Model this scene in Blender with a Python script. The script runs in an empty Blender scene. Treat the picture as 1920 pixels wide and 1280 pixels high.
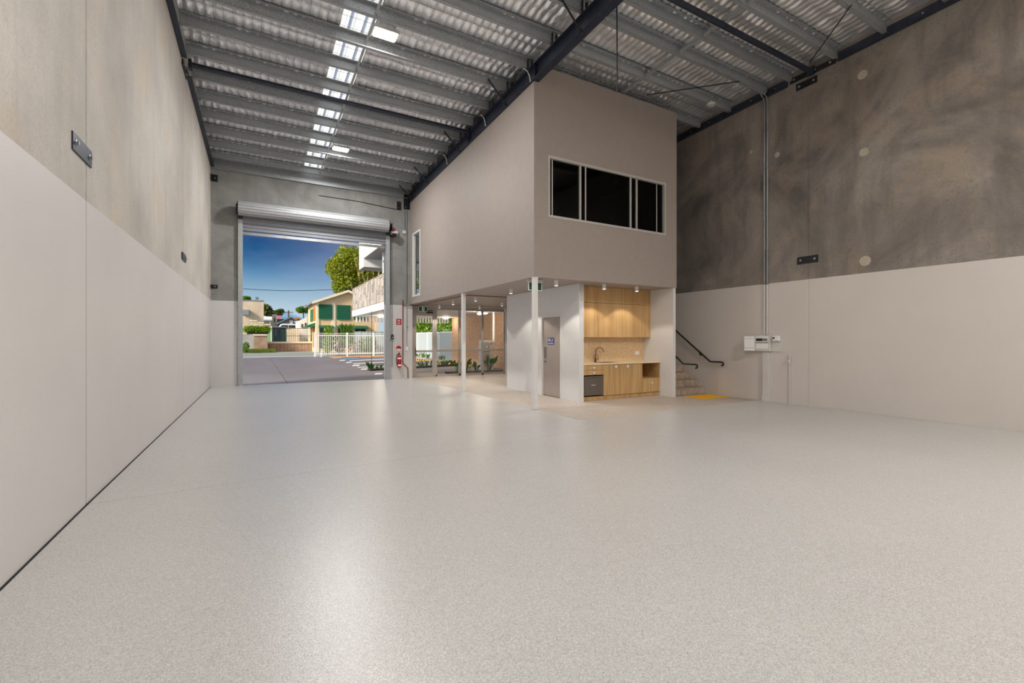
import bpy, math, random
import numpy as np
from mathutils import Vector, Matrix

random.seed(7); np.random.seed(7)
SC = bpy.context.scene
COL = SC.collection
PI = math.pi

# ---------------------------------------------------------------- camera
FPX = 853.0; HOR = 635.0; CH = 1.5
TH = math.atan((960 - 480) / FPX)
ST, CT = math.sin(TH), math.cos(TH)
cd = bpy.data.cameras.new('camera')
cam = bpy.data.objects.new('camera', cd); COL.objects.link(cam)
cam.location = (0, 0, CH)
cam.rotation_euler = (PI / 2, 0, -TH)
cd.sensor_width = 36.0
cd.lens = FPX / 1920 * 36.0
cd.shift_y = -(640 - HOR) / 1920.0
cd.clip_end = 600
SC.camera = cam

# ---------------------------------------------------------------- exposure / colour
SC.view_settings.view_transform = 'Standard'
SC.view_settings.look = 'None'
SC.view_settings.gamma = 1.0
SC.view_settings.use_curve_mapping = False
SC.view_settings.exposure = 0.0

# ---------------------------------------------------------------- sky
SUN_DIR = Vector((0.86, 0.34, -0.46)).normalized()   # the way the light travels
wd = bpy.data.worlds.new('sky'); SC.world = wd; wd.use_nodes = True
wn, wl = wd.node_tree.nodes, wd.node_tree.links
wn.clear()
w_out = wn.new('ShaderNodeOutputWorld'); w_bg = wn.new('ShaderNodeBackground')
w_tc = wn.new('ShaderNodeTexCoord'); w_sep = wn.new('ShaderNodeSeparateXYZ')
wl.new(w_tc.outputs['Generated'], w_sep.inputs[0])
w_ramp = wn.new('ShaderNodeValToRGB')
el = w_ramp.color_ramp.elements
el[0].position = 0.0; el[0].color = (0.60, 0.70, 0.74, 1)
el[1].position = 1.0; el[1].color = (0.03, 0.10, 0.26, 1)
for p, c in ((0.06, (0.46, 0.62, 0.71, 1)), (0.096, (0.27, 0.44, 0.59, 1)), (0.127, (0.105, 0.26, 0.455, 1)), (0.157, (0.028, 0.125, 0.30, 1)), (0.20, (0.007, 0.062, 0.195, 1)), (0.5, (0.012, 0.065, 0.20, 1))):
    e = el.new(p); e.color = c
wl.new(w_sep.outputs['Z'], w_ramp.inputs[0])
# paler towards the right of the opening, thin high cloud
w_m = wn.new('ShaderNodeMapRange'); w_m.inputs['From Min'].default_value = 0.0; w_m.inputs['From Max'].default_value = 0.34
w_m.inputs['To Min'].default_value = 0.0; w_m.inputs['To Max'].default_value = 0.55
wl.new(w_sep.outputs['X'], w_m.inputs['Value'])
w_noise = wn.new('ShaderNodeTexNoise'); w_noise.inputs['Scale'].default_value = 5.0; w_noise.inputs['Detail'].default_value = 5
w_map = wn.new('ShaderNodeMapping'); w_map.inputs['Scale'].default_value = (1.0, 1.0, 3.5); w_map.inputs['Rotation'].default_value = (0, 0.35, 0)
wl.new(w_tc.outputs['Generated'], w_map.inputs[0]); wl.new(w_map.outputs[0], w_noise.inputs['Vector'])
w_mul = wn.new('ShaderNodeMath'); w_mul.operation = 'MULTIPLY_ADD'
w_nm = wn.new('ShaderNodeMapRange'); w_nm.inputs['From Min'].default_value = 0.45; w_nm.inputs['From Max'].default_value = 0.8; w_nm.inputs['To Max'].default_value = 0.16
wl.new(w_noise.outputs[0], w_nm.inputs['Value'])
wl.new(w_m.outputs[0], w_mul.inputs[0]); w_mul.inputs[1].default_value = 0.75; wl.new(w_nm.outputs[0], w_mul.inputs[2])
w_mix = wn.new('ShaderNodeMixRGB'); w_mix.inputs[2].default_value = (0.55, 0.58, 0.74, 1)
wl.new(w_mul.outputs[0], w_mix.inputs[0]); wl.new(w_ramp.outputs[0], w_mix.inputs[1])
# glow around the sun, behind the camera
w_dot = wn.new('ShaderNodeVectorMath'); w_dot.operation = 'DOT_PRODUCT'; w_dot.inputs[1].default_value = -SUN_DIR
wl.new(w_tc.outputs['Generated'], w_dot.inputs[0])
w_g = wn.new('ShaderNodeMapRange'); w_g.inputs['From Min'].default_value = 0.0; w_g.inputs['From Max'].default_value = 1.0; w_g.inputs['To Max'].default_value = 1.0
wl.new(w_dot.outputs['Value'], w_g.inputs['Value'])
w_p = wn.new('ShaderNodeMath'); w_p.operation = 'POWER'; w_p.inputs[1].default_value = 2.0
wl.new(w_g.outputs[0], w_p.inputs[0])
w_gl = wn.new('ShaderNodeMixRGB'); w_gl.blend_type = 'ADD'; w_gl.inputs[2].default_value = (1.5, 1.35, 1.1, 1)
wl.new(w_p.outputs[0], w_gl.inputs[0]); wl.new(w_mix.outputs[0], w_gl.inputs[1])
wl.new(w_gl.outputs[0], w_bg.inputs[0]); w_bg.inputs[1].default_value = 1.0
wl.new(w_bg.outputs[0], w_out.inputs[0])

# ---------------------------------------------------------------- sun
sd = bpy.data.lights.new('sun', 'SUN'); sd.energy = 5.0; sd.angle = math.radians(14); sd.color = (1.0, 0.90, 0.74)
so = bpy.data.objects.new('sun', sd); COL.objects.link(so)
so.rotation_euler = SUN_DIR.to_track_quat('-Z', 'Y').to_euler()

# lamp powers (the lamps themselves are built with their fittings)
HIGHBAY_W = 138.0
FRONT_BAY_W = 300.0
DOWNLIGHT_W = 52.0
OYSTER_W = 30.0

# ================================================================ helpers
def S(r, g, b):
    f = lambda c: (c / 255 / 12.92) if c / 255 <= 0.04045 else ((c / 255 + 0.055) / 1.055) ** 2.4
    return (f(r), f(g), f(b), 1.0)

def new_mat(name):
    m = bpy.data.materials.new(name); m.use_nodes = True
    nt = m.node_tree; nt.nodes.clear()
    out = nt.nodes.new('ShaderNodeOutputMaterial'); b = nt.nodes.new('ShaderNodeBsdfPrincipled')
    nt.links.new(b.outputs[0], out.inputs[0])
    return m, nt, b, out

def pm(name, col, rough=0.5, metal=0.0, var=0.12, scale=6.0, bump=0.0, bscale=60.0, stretch=(1, 1, 1), emit=None, estr=0.0, spec=0.5):
    """plain painted / metal / fabric material: colour with procedural variation and relief"""
    m, nt, b, out = new_mat(name)
    N, L = nt.nodes, nt.links
    geo = N.new('ShaderNodeNewGeometry')
    mp = N.new('ShaderNodeMapping'); mp.inputs['Scale'].default_value = stretch
    L.new(geo.outputs['Position'], mp.inputs[0])
    nz = N.new('ShaderNodeTexNoise'); nz.inputs['Scale'].default_value = scale; nz.inputs['Detail'].default_value = 6
    L.new(mp.outputs[0], nz.inputs['Vector'])
    mr = N.new('ShaderNodeMapRange'); mr.inputs['From Min'].default_value = 0.3; mr.inputs['From Max'].default_value = 0.7
    mr.inputs['To Min'].default_value = 1 - var; mr.inputs['To Max'].default_value = 1 + var
    L.new(nz.outputs[0], mr.inputs['Value'])
    mx = N.new('ShaderNodeMixRGB'); mx.blend_type = 'MULTIPLY'; mx.inputs[0].default_value = 1.0
    mx.inputs[1].default_value = col; L.new(mr.outputs[0], mx.inputs[2])
    L.new(mx.outputs[0], b.inputs['Base Color'])
    b.inputs['Roughness'].default_value = rough; b.inputs['Metallic'].default_value = metal
    b.inputs['Specular IOR Level'].default_value = spec
    if bump:
        n2 = N.new('ShaderNodeTexNoise'); n2.inputs['Scale'].default_value = bscale; n2.inputs['Detail'].default_value = 4
        L.new(mp.outputs[0], n2.inputs['Vector'])
        bp = N.new('ShaderNodeBump'); bp.inputs['Strength'].default_value = bump; bp.inputs['Distance'].default_value = 0.02
        L.new(n2.outputs[0], bp.inputs['Height']); L.new(bp.outputs[0], b.inputs['Normal'])
    if emit:
        b.inputs['Emission Color'].default_value = emit; b.inputs['Emission Strength'].default_value = estr
    return m

def island(name, cols, rough=0.6, spec=0.3, trans=0.0):
    """foliage / stone: one colour of a ramp per loose piece"""
    m, nt, b, out = new_mat(name)
    N, L = nt.nodes, nt.links
    geo = N.new('ShaderNodeNewGeometry'); r = N.new('ShaderNodeValToRGB')
    e = r.color_ramp.elements
    e[0].color = cols[0]; e[0].position = 0; e[1].color = cols[-1]; e[1].position = 1
    for i, c in enumerate(cols[1:-1]):
        x = e.new((i + 1) / (len(cols) - 1)); x.color = c
    L.new(geo.outputs['Random Per Island'], r.inputs[0]); L.new(r.outputs[0], b.inputs['Base Color'])
    b.inputs['Roughness'].default_value = rough; b.inputs['Specular IOR Level'].default_value = spec
    if trans:
        t = N.new('ShaderNodeBsdfTranslucent'); L.new(r.outputs[0], t.inputs[0])
        mx = N.new('ShaderNodeMixShader'); mx.inputs[0].default_value = trans
        L.new(b.outputs[0], mx.inputs[1]); L.new(t.outputs[0], mx.inputs[2]); L.new(mx.outputs[0], out.inputs[0])
    return m

def by_object(m):
    nt = m.node_tree
    oi = nt.nodes.new('ShaderNodeObjectInfo')
    for l in list(nt.links):
        if l.from_socket.name == 'Random Per Island':
            ad = nt.nodes.new('ShaderNodeMath'); ad.operation = 'ADD'; fr = nt.nodes.new('ShaderNodeMath'); fr.operation = 'FRACT'
            nt.links.new(oi.outputs['Random'], ad.inputs[0]); nt.links.new(l.from_socket, ad.inputs[1]); nt.links.new(ad.outputs[0], fr.inputs[0])
            nt.links.new(fr.outputs[0], l.to_socket)
    return m

def wall_mat(name, paint, conc, axis, z0, k, dark, warm, blotch=0.35, sc=0.6, streak=True, swirl=0.0, paint_rough=0.45):
    """precast concrete with its lower part painted up to a line z0 + k * (axis coordinate)"""
    m, nt, b, out = new_mat(name)
    N, L = nt.nodes, nt.links
    geo = N.new('ShaderNodeNewGeometry'); sep = N.new('ShaderNodeSeparateXYZ'); L.new(geo.outputs['Position'], sep.inputs[0])
    ma = N.new('ShaderNodeMath'); ma.operation = 'MULTIPLY_ADD'; L.new(sep.outputs[axis], ma.inputs[0]); ma.inputs[1].default_value = k; ma.inputs[2].default_value = z0
    gt = N.new('ShaderNodeMath'); gt.operation = 'GREATER_THAN'; L.new(sep.outputs['Z'], gt.inputs[0]); L.new(ma.outputs[0], gt.inputs[1])
    def noise(scale, detail, st=(1, 1, 1), dist=0.0, rough=0.6):
        mp = N.new('ShaderNodeMapping'); mp.inputs['Scale'].default_value = st; L.new(geo.outputs['Position'], mp.inputs[0])
        n = N.new('ShaderNodeTexNoise'); n.inputs['Scale'].default_value = scale; n.inputs['Detail'].default_value = detail; n.inputs['Distortion'].default_value = dist
        n.inputs['Roughness'].default_value = rough
        L.new(mp.outputs[0], n.inputs['Vector']); return n.outputs[0]
    def rng(v, a, c, lo, hi):
        r = N.new('ShaderNodeMapRange'); L.new(v, r.inputs['Value']); r.inputs['From Min'].default_value = a; r.inputs['From Max'].default_value = c
        r.inputs['To Min'].default_value = lo; r.inputs['To Max'].default_value = hi; return r.outputs[0]
    def mix(f, a, c, mode='MIX'):
        x = N.new('ShaderNodeMixRGB'); x.blend_type = mode
        for inp, v in ((x.inputs[0], f), (x.inputs[1], a), (x.inputs[2], c)):
            if isinstance(v, (float, int)): inp.default_value = v
            elif isinstance(v, tuple): inp.default_value = v
            else: L.new(v, inp)
        return x.outputs[0]
    c = mix(rng(noise(sc, 7, dist=swirl), 0.35, 0.7, 0, 1), conc, dark)
    c = mix(rng(noise(sc * 1.7, 5, dist=swirl * 0.6), 0.5, 0.75, 0, 0.75), c, warm)
    if streak:
        c = mix(rng(noise(3.0, 5, (1, 1, 0.12)), 0.5, 0.72, 0, blotch), c, dark)
    c = mix(rng(noise(9, 8, dist=2.0), 0.55, 0.75, 0, blotch), c, dark)
    c = mix(1.0, c, rng(noise(45, 4), 0.3, 0.7, 0.92, 1.07), 'MULTIPLY')
    p = mix(1.0, paint, rng(noise(0.7, 3), 0.3, 0.7, 0.97, 1.03), 'MULTIPLY')
    L.new(mix(gt.outputs[0], p, c), b.inputs['Base Color'])
    r = N.new('ShaderNodeMapRange'); L.new(gt.outputs[0], r.inputs['Value']); r.inputs['To Min'].default_value = paint_rough; r.inputs['To Max'].default_value = 0.75
    L.new(r.outputs[0], b.inputs['Roughness'])
    bp = N.new('ShaderNodeBump'); bp.inputs['Strength'].default_value = 0.12; bp.inputs['Distance'].default_value = 0.01
    L.new(noise(30, 6), bp.inputs['Height']); L.new(bp.outputs[0], b.inputs['Normal'])
    return m

def glass_mat(name, pane_tone=(1, 1, 1, 1), refl=0.10):
    m = bpy.data.materials.new(name); m.use_nodes = True
    nt = m.node_tree; nt.nodes.clear(); N, L = nt.nodes, nt.links
    out = N.new('ShaderNodeOutputMaterial'); t = N.new('ShaderNodeBsdfTransparent'); t.inputs[0].default_value = pane_tone
    g = N.new('ShaderNodeBsdfGlossy'); g.inputs['Roughness'].default_value = 0.02
    lw = N.new('ShaderNodeLayerWeight'); lw.inputs[0].default_value = 0.5
    pw = N.new('ShaderNodeMath'); pw.operation = 'POWER'; pw.inputs[1].default_value = 5.0; L.new(lw.outputs['Facing'], pw.inputs[0])
    sc_ = N.new('ShaderNodeMath'); sc_.operation = 'MULTIPLY_ADD'; sc_.inputs[1].default_value = 0.6; sc_.inputs[2].default_value = 0.03; L.new(pw.outputs[0], sc_.inputs[0])
    mx = N.new('ShaderNodeMixShader'); L.new(sc_.outputs[0], mx.inputs[0]); L.new(t.outputs[0], mx.inputs[1]); L.new(g.outputs[0], mx.inputs[2])
    L.new(mx.outputs[0], out.inputs[0]); return m

class MB:
    def __init__(s): s.v = []; s.f = []
    def box(s, x0, x1, y0, y1, z0, z1):
        b = len(s.v)
        s.v += [(x0, y0, z0), (x1, y0, z0), (x1, y1, z0), (x0, y1, z0), (x0, y0, z1), (x1, y0, z1), (x1, y1, z1), (x0, y1, z1)]
        s.f += [(b, b + 3, b + 2, b + 1), (b + 4, b + 5, b + 6, b + 7), (b, b + 1, b + 5, b + 4), (b + 1, b + 2, b + 6, b + 5), (b + 2, b + 3, b + 7, b + 6), (b + 3, b, b + 4, b + 7)]
        return s
    def hexa(s, p):      # 8 corners, bottom four then top four
        b = len(s.v); s.v += [tuple(q) for q in p]
        s.f += [(b, b + 3, b + 2, b + 1), (b + 4, b + 5, b + 6, b + 7), (b, b + 1, b + 5, b + 4), (b + 1, b + 2, b + 6, b + 5), (b + 2, b + 3, b + 7, b + 6), (b + 3, b, b + 4, b + 7)]
        return s
    def prism(s, poly, axis, a, c):
        """poly in the plane normal to axis: x -> (y,z), y -> (x,z), z -> (x,y)"""
        def P(q, t):
            return (t, q[0], q[1]) if axis == 'x' else (q[0], t, q[1]) if axis == 'y' else (q[0], q[1], t)
        b = len(s.v); n = len(poly)
        s.v += [P(q, a) for q in poly] + [P(q, c) for q in poly]
        s.f += [tuple(range(b, b + n)), tuple(range(b + 2 * n - 1, b + n - 1, -1))]
        for i in range(n):
            j = (i + 1) % n
            s.f.append((b + i, b + n + i, b + n + j, b + j))
        return s
    def tube(s, pts, r, n=8, caps=True):
        pts = [Vector(p) for p in pts]; rings = []
        rr = r if isinstance(r, (list, tuple)) else [r] * len(pts)
        up = Vector((0.31, 0.17, 0.93))
        for i, p in enumerate(pts):
            d = (pts[min(i + 1, len(pts) - 1)] - pts[max(i - 1, 0)]).normalized()
            a = d.cross(up)
            if a.length < 1e-3: a = d.cross(Vector((1, 0, 0)))
            a.normalize(); c = d.cross(a)
            b = len(s.v)
            for k in range(n):
                t = 2 * PI * k / n
                s.v.append(tuple(p + (a * math.cos(t) + c * math.sin(t)) * rr[i]))
            rings.append(b)
        for i in range(len(pts) - 1):
            for k in range(n):
                q = (k + 1) % n
                s.f.append((rings[i] + k, rings[i] + q, rings[i + 1] + q, rings[i + 1] + k))
        if caps:
            s.f.append(tuple(range(rings[0] + n - 1, rings[0] - 1, -1))); s.f.append(tuple(range(rings[-1], rings[-1] + n)))
        return s
    def lathe(s, c, prof, n=16, axis='z'):
        """prof: (radius, offset along axis)"""
        b0 = len(s.v)
        for (r, h) in prof:
            for k in range(n):
                t = 2 * PI * k / n; u, w = r * math.cos(t), r * math.sin(t)
                s.v.append((c[0] + u, c[1] + w, c[2] + h) if axis == 'z' else (c[0] + h, c[1] + u, c[2] + w) if axis == 'x' else (c[0] + u, c[1] + h, c[2] + w))
        for i in range(len(prof) - 1):
            for k in range(n):
                q = (k + 1) % n
                s.f.append((b0 + i * n + k, b0 + i * n + q, b0 + (i + 1) * n + q, b0 + (i + 1) * n + k))
        s.f.append(tuple(range(b0 + n - 1, b0 - 1, -1))); e = b0 + (len(prof) - 1) * n; s.f.append(tuple(range(e, e + n)))
        return s
    def quad(s, a, b, c, d):
        i = len(s.v); s.v += [tuple(a), tuple(b), tuple(c), tuple(d)]; s.f.append((i, i + 1, i + 2, i + 3)); return s

def root_of(o):
    while o.parent: o = o.parent
    return o

def mesh_of(mb, name, mat, off, smooth=False):
    me = bpy.data.meshes.new(name)
    me.from_pydata([(x - off[0], y - off[1], z - off[2]) for x, y, z in mb.v], [], mb.f)
    me.materials.append(mat); me.validate(); me.update()
    import bmesh
    bm = bmesh.new(); bm.from_mesh(me); bmesh.ops.recalc_face_normals(bm, faces=bm.faces); bm.to_mesh(me); bm.free()
    if smooth:
        me.polygons.foreach_set('use_smooth', [True] * len(me.polygons))
        try: me.set_sharp_from_angle(angle=math.radians(40))
        except Exception: pass
    return me

def build(mb, name, mat, parent=None, smooth=False, bevel=0.0, kind=None, label=None):
    if parent is not None:
        off = tuple(root_of(parent).location)
        o = bpy.data.objects.new(name, mesh_of(mb, name, mat, off, smooth)); o.parent = parent
    else:
        a = np.array(mb.v); off = (float((a[:, 0].min() + a[:, 0].max()) / 2), float((a[:, 1].min() + a[:, 1].max()) / 2), float(a[:, 2].min()))
        o = bpy.data.objects.new(name, mesh_of(mb, name, mat, off, smooth)); o.location = off
    COL.objects.link(o)
    if bevel:
        md = o.modifiers.new('bevel', 'BEVEL'); md.width = bevel; md.segments = 2; md.limit_method = 'ANGLE'
    if kind: o['kind'] = kind
    if label: o['label'] = label
    return o

def tag(o, label, cat, group=None, kind=None):
    o['label'] = label; o['category'] = cat
    if group: o['group'] = group
    if kind: o['kind'] = kind
    return o

def thing(name, loc, label, cat, group=None):
    o = bpy.data.objects.new(name, None); o.location = loc; o.empty_display_size = 0.1; COL.objects.link(o)
    return tag(o, label, cat, group)

def struct(name, mb=None, mat=None, loc=(0, 0, 0), label=None, **k):
    if mb is None:
        o = bpy.data.objects.new(name, None); o.location = loc; o.empty_display_size = 0.1; COL.objects.link(o)
    else:
        o = build(mb, name, mat, **k)
    o['kind'] = 'structure'
    if label: o['label'] = label
    return o

def copy_tree(o, loc=None, parent=None):
    c = o.copy(); COL.objects.link(c); c.parent = parent
    if loc is not None: c.location = loc
    for ch in list(o.children): copy_tree(ch, None, c)
    return c

def at(u, v, Y):      # the point of the plane y = Y that a sight line meets (used only to read off sizes)
    a = (u - 960) / FPX; b = (HOR - v) / FPX
    t = Y / (CT - a * ST)
    return ((ST + a * CT) * t, Y, CH + b * t)

def on_floor(u, v, z=0.0):
    a = (u - 960) / FPX; b = (HOR - v) / FPX
    t = (z - CH) / b
    return ((ST + a * CT) * t, (CT - a * ST) * t)

ORD = ['first', 'second', 'third', 'fourth', 'fifth', 'sixth', 'seventh', 'eighth', 'ninth', 'tenth', 'eleventh', 'twelfth', 'thirteenth', 'fourteenth', 'fifteenth', 'sixteenth']

# ================================================================ materials
M = {}
M['wall_left'] = wall_mat('painted_pale_concrete', (0.66, 0.635, 0.62, 1), S(206, 200, 192), 'Y', 2.76, -0.002, S(170, 165, 158), S(204, 188, 166), blotch=0.45, sc=0.5)
M['wall_right'] = wall_mat('painted_dark_concrete', (0.62, 0.575, 0.535, 1), S(151, 142, 133), 'Y', 2.84, -0.002, S(96, 90, 85), S(158, 140, 120), blotch=0.55, sc=0.45, swirl=1.6)
M['wall_back'] = wall_mat('painted_grey_concrete', (0.62, 0.60, 0.59, 1), S(150, 150, 147), 'X', 2.72, 0.0125, S(112, 112, 109), S(140, 136, 128), blotch=0.4, sc=0.9, swirl=0.6)
M['taupe'] = pm('taupe_paint', S(160, 149, 141), 0.6, var=0.03, bump=0.04, bscale=200)
M['white_paint'] = pm('white_paint', (0.74, 0.74, 0.745, 1), 0.5, var=0.015)
M['white_metal'] = pm('white_enamel', (0.78, 0.77, 0.75, 1), 0.35, var=0.02)
M['dark_steel'] = pm('blue_black_steel', S(52, 58, 72), 0.42, 0.35, var=0.15, scale=8)
M['black'] = pm('black_steel', S(30, 31, 34), 0.4, 0.2, var=0.15)
M['galv'] = pm('galvanised_steel', S(170, 174, 177), 0.45, 0.45, var=0.38, scale=70, bump=0.05, bscale=120)
M['bolt'] = pm('zinc_bolt', S(170, 172, 176), 0.3, 0.9, var=0.1)
M['copper'] = pm('copper_pipe', S(140, 92, 74), 0.4, 0.6, var=0.2)
M['conduit'] = pm('grey_conduit', S(132, 136, 140), 0.4, 0.2, var=0.08)
M['red'] = pm('red_enamel', S(178, 20, 36), 0.3, var=0.06)
M['white_print'] = pm('white_print', (0.85, 0.85, 0.85, 1), 0.5, var=0.01)
M['green_sign'] = pm('green_sign', S(0, 90, 62), 0.4, var=0.03)
M['blue_sign'] = pm('blue_sign', S(16, 44, 120), 0.4, var=0.03)
M['sealant'] = pm('joint_sealant', S(140, 126, 120), 0.7, var=0.1)
M['gap'] = pm('dark_gap', S(28, 26, 25), 0.9, var=0.1)
M['patch'] = pm('cement_patch', S(178, 168, 150), 0.8, var=0.12, scale=20)
M['glass'] = glass_mat('clear_glass', (0.97, 0.985, 0.98, 1))
M['pane_tone'] = glass_mat('darkened_glass', (0.22, 0.23, 0.24, 1))  # darkness of the unlit office behind is put into the glass colour
M['alu'] = pm('taupe_aluminium', S(176, 168, 160), 0.4, 0.1, var=0.04)
M['alu_pale'] = pm('pale_aluminium', S(188, 184, 178), 0.4, 0.1, var=0.04)
M['door_paint'] = pm('door_paint', S(168, 156, 149), 0.45, var=0.03)
M['stainless'] = pm('brushed_stainless', S(150, 146, 140), 0.3, 0.9, var=0.08, scale=40, stretch=(1, 1, 8))
M['fridge'] = pm('dark_stainless', S(112, 102, 94), 0.4, 0.35, var=0.06, scale=30, stretch=(1, 1, 0.1))
M['copper_tap'] = pm('brushed_copper_tap', S(124, 92, 72), 0.3, 0.85, var=0.1)
M['stone_top'] = pm('cream_stone', S(232, 212, 178), 0.3, var=0.06, scale=25)
M['splash'] = pm('tan_stone', S(214, 184, 144), 0.4, var=0.12, scale=14)
M['lamp_face'] = pm('lamp_face', (1, 1, 1, 1), 0.5, emit=(1.0, 0.93, 0.84, 1), estr=40.0)
M['small_lamp'] = pm('small_lamp_face', (1, 1, 1, 1), 0.5, emit=(1.0, 0.88, 0.72, 1), estr=9.0)
M['oyster'] = pm('oyster_diffuser', (1, 1, 1, 1), 0.5, emit=(1.0, 0.86, 0.66, 1), estr=10.0)
M['carpet'] = pm('concrete_step', S(168, 150, 132), 0.85, var=0.22, scale=9, bump=0.15, bscale=40)
M['yellow'] = pm('tactile_yellow', S(226, 168, 8), 0.55, var=0.05)
M['asphalt'] = pm('yard_concrete', S(122, 118, 124), 0.7, var=0.14, scale=0.35, bump=0.1, bscale=30, stretch=(1, 0.25, 1))
M['road'] = pm('road_surface', S(146, 154, 150), 0.8, var=0.1, scale=0.4)
M['line_white'] = pm('line_paint', S(225, 225, 225), 0.6, var=0.1, scale=4)
M['line_orange'] = pm('orange_paving', S(214, 156, 112), 0.7, var=0.12, scale=3)
M['line_blue'] = pm('blue_bay_paint', S(92, 158, 205), 0.6, var=0.1, scale=4)
M['cream'] = pm('cream_render', S(226, 196, 156), 0.7, var=0.04, scale=1.2)
M['cream_pale'] = pm('pale_cream_render', S(236, 222, 196), 0.7, var=0.06, scale=0.8)
M['shutter'] = pm('green_shutter', S(26, 98, 70), 0.5, var=0.08)
M['old_render'] = pm('weathered_render', S(214, 196, 172), 0.8, var=0.2, scale=0.5, stretch=(1, 1, 0.5))
M['brick_brown'] = pm('brown_block', S(168, 142, 122), 0.8, var=0.22, scale=1.4)
M['block_grey'] = pm('grey_block', S(176, 172, 170), 0.8, var=0.2, scale=0.9)
M['shed_green'] = pm('dark_green_sheet', S(38, 66, 68), 0.5, var=0.08)
M['light_green'] = pm('green_panel', S(130, 182, 128), 0.6, var=0.1)
M['roof_grey'] = pm('grey_roof', S(120, 124, 134), 0.6, var=0.08)
M['roof_blue'] = pm('blue_roof', S(120, 166, 196), 0.6, var=0.06)
M['pink'] = pm('pink_wall', S(206, 120, 146), 0.7, var=0.08)
M['window_dark'] = pm('dark_pane', S(52, 54, 60), 0.15, var=0.1)
M['orange_glow'] = pm('orange_glow_paint', S(190, 112, 36), 0.6, var=0.2)  # orange window reflection and veranda glow painted as plain colour
M['car_white'] = pm('white_car_paint', S(238, 238, 238), 0.2, var=0.02)
M['tyre'] = pm('tyre_rubber', S(28, 28, 28), 0.8, var=0.1)
M['ext_white'] = pm('white_render', (0.86, 0.86, 0.86, 1), 0.6, var=0.02)
M['soffit'] = pm('soffit_sheet', (0.72, 0.70, 0.69, 1), 0.6, var=0.02)
M['stone_clad'] = island('stone_cladding', [S(172, 166, 161), S(148, 141, 137), S(186, 180, 175), S(160, 152, 147)], 0.75); by_object(M['stone_clad'])
M['brick'] = island('tan_brick', [S(206, 166, 134), S(214, 176, 146), S(198, 158, 126), S(218, 182, 152)], 0.8)
M['mortar'] = pm('mortar', S(206, 176, 146), 0.9, var=0.08)
M['fence_sheet'] = pm('pale_fence_sheet', S(178, 188, 194), 0.45, var=0.03)
M['leaf_tree'] = island('sunny_leaves', [S(120, 138, 22), S(160, 170, 36), S(86, 108, 20), S(182, 184, 60), S(132, 140, 40)], trans=0.35)
M['leaf_hedge'] = island('hedge_leaves', [S(96, 150, 28), S(150, 186, 40), S(60, 104, 22), S(178, 204, 70)], trans=0.35)
M['leaf_dark'] = island('far_leaves', [S(70, 88, 40), S(96, 108, 52), S(52, 68, 36), S(120, 124, 60)], trans=0.25)
M['leaf_mid'] = island('mid_leaves', [S(96, 142, 44), S(70, 112, 36), S(130, 168, 66), S(56, 92, 36)], trans=0.3)
M['leaf_glossy'] = island('broad_leaves', [S(44, 92, 40), S(66, 118, 50), S(34, 72, 34)], 0.3, 0.5, trans=0.2)
M['bark'] = pm('pale_bark', S(206, 180, 140), 0.8, var=0.2, scale=5, stretch=(1, 1, 0.3))
M['bark_dark'] = pm('brown_bark', S(96, 78, 60), 0.9, var=0.2)
M['grass'] = island('verge_grass', [S(120, 140, 50), S(158, 168, 70), S(96, 120, 42)], trans=0.2)
M['soil'] = pm('garden_soil', S(52, 46, 40), 0.95, var=0.2, scale=12)
M['flower'] = pm('yellow_flower', S(228, 168, 40), 0.6, var=0.1)
M['rubber'] = pm('black_rubber', S(26, 26, 28), 0.7, var=0.1)
M['curtain'] = pm('roller_curtain_steel', S(176, 178, 181), 0.38, 0.3, var=0.03)
M['curtain_dark'] = pm('roller_curtain_sheet', S(138, 141, 147), 0.4, 0.4, var=0.03)
M['grey_pale'] = pm('pale_grey_enamel', S(205, 202, 198), 0.45, var=0.02)

def timber(name, base, dark):
    m, nt, b, out = new_mat(name); N, L = nt.nodes, nt.links
    geo = N.new('ShaderNodeNewGeometry')
    mp = N.new('ShaderNodeMapping'); mp.inputs['Scale'].default_value = (30, 30, 1.1); L.new(geo.outputs['Position'], mp.inputs[0])
    n = N.new('ShaderNodeTexNoise'); n.inputs['Scale'].default_value = 1.0; n.inputs['Detail'].default_value = 5; L.new(mp.outputs[0], n.inputs['Vector'])
    mp2 = N.new('ShaderNodeMapping'); mp2.inputs['Scale'].default_value = (8, 8, 0.4); L.new(geo.outputs['Position'], mp2.inputs[0])
    n2 = N.new('ShaderNodeTexNoise'); n2.inputs['Scale'].default_value = 1.0; n2.inputs['Detail'].default_value = 3; L.new(mp2.outputs[0], n2.inputs['Vector'])
    ad = N.new('ShaderNodeMath'); ad.operation = 'ADD'; L.new(n.outputs[0], ad.inputs[0]); L.new(n2.outputs[0], ad.inputs[1])
    r = N.new('ShaderNodeMapRange'); r.inputs['From Min'].default_value = 0.8; r.inputs['From Max'].default_value = 1.25; L.new(ad.outputs[0], r.inputs['Value'])
    mx = N.new('ShaderNodeMixRGB'); mx.inputs[1].default_value = base; mx.inputs[2].default_value = dark; L.new(r.outputs[0], mx.inputs[0])
    L.new(mx.outputs[0], b.inputs['Base Color']); b.inputs['Roughness'].default_value = 0.45
    return m
M['oak'] = timber('oak_veneer', S(206, 170, 118), S(182, 142, 92))
M['oak_dark'] = timber('oak_shaded_copy', S(150, 112, 70), S(120, 86, 52))  # darker oak copy; recess and indoor shade put into its colour

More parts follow.
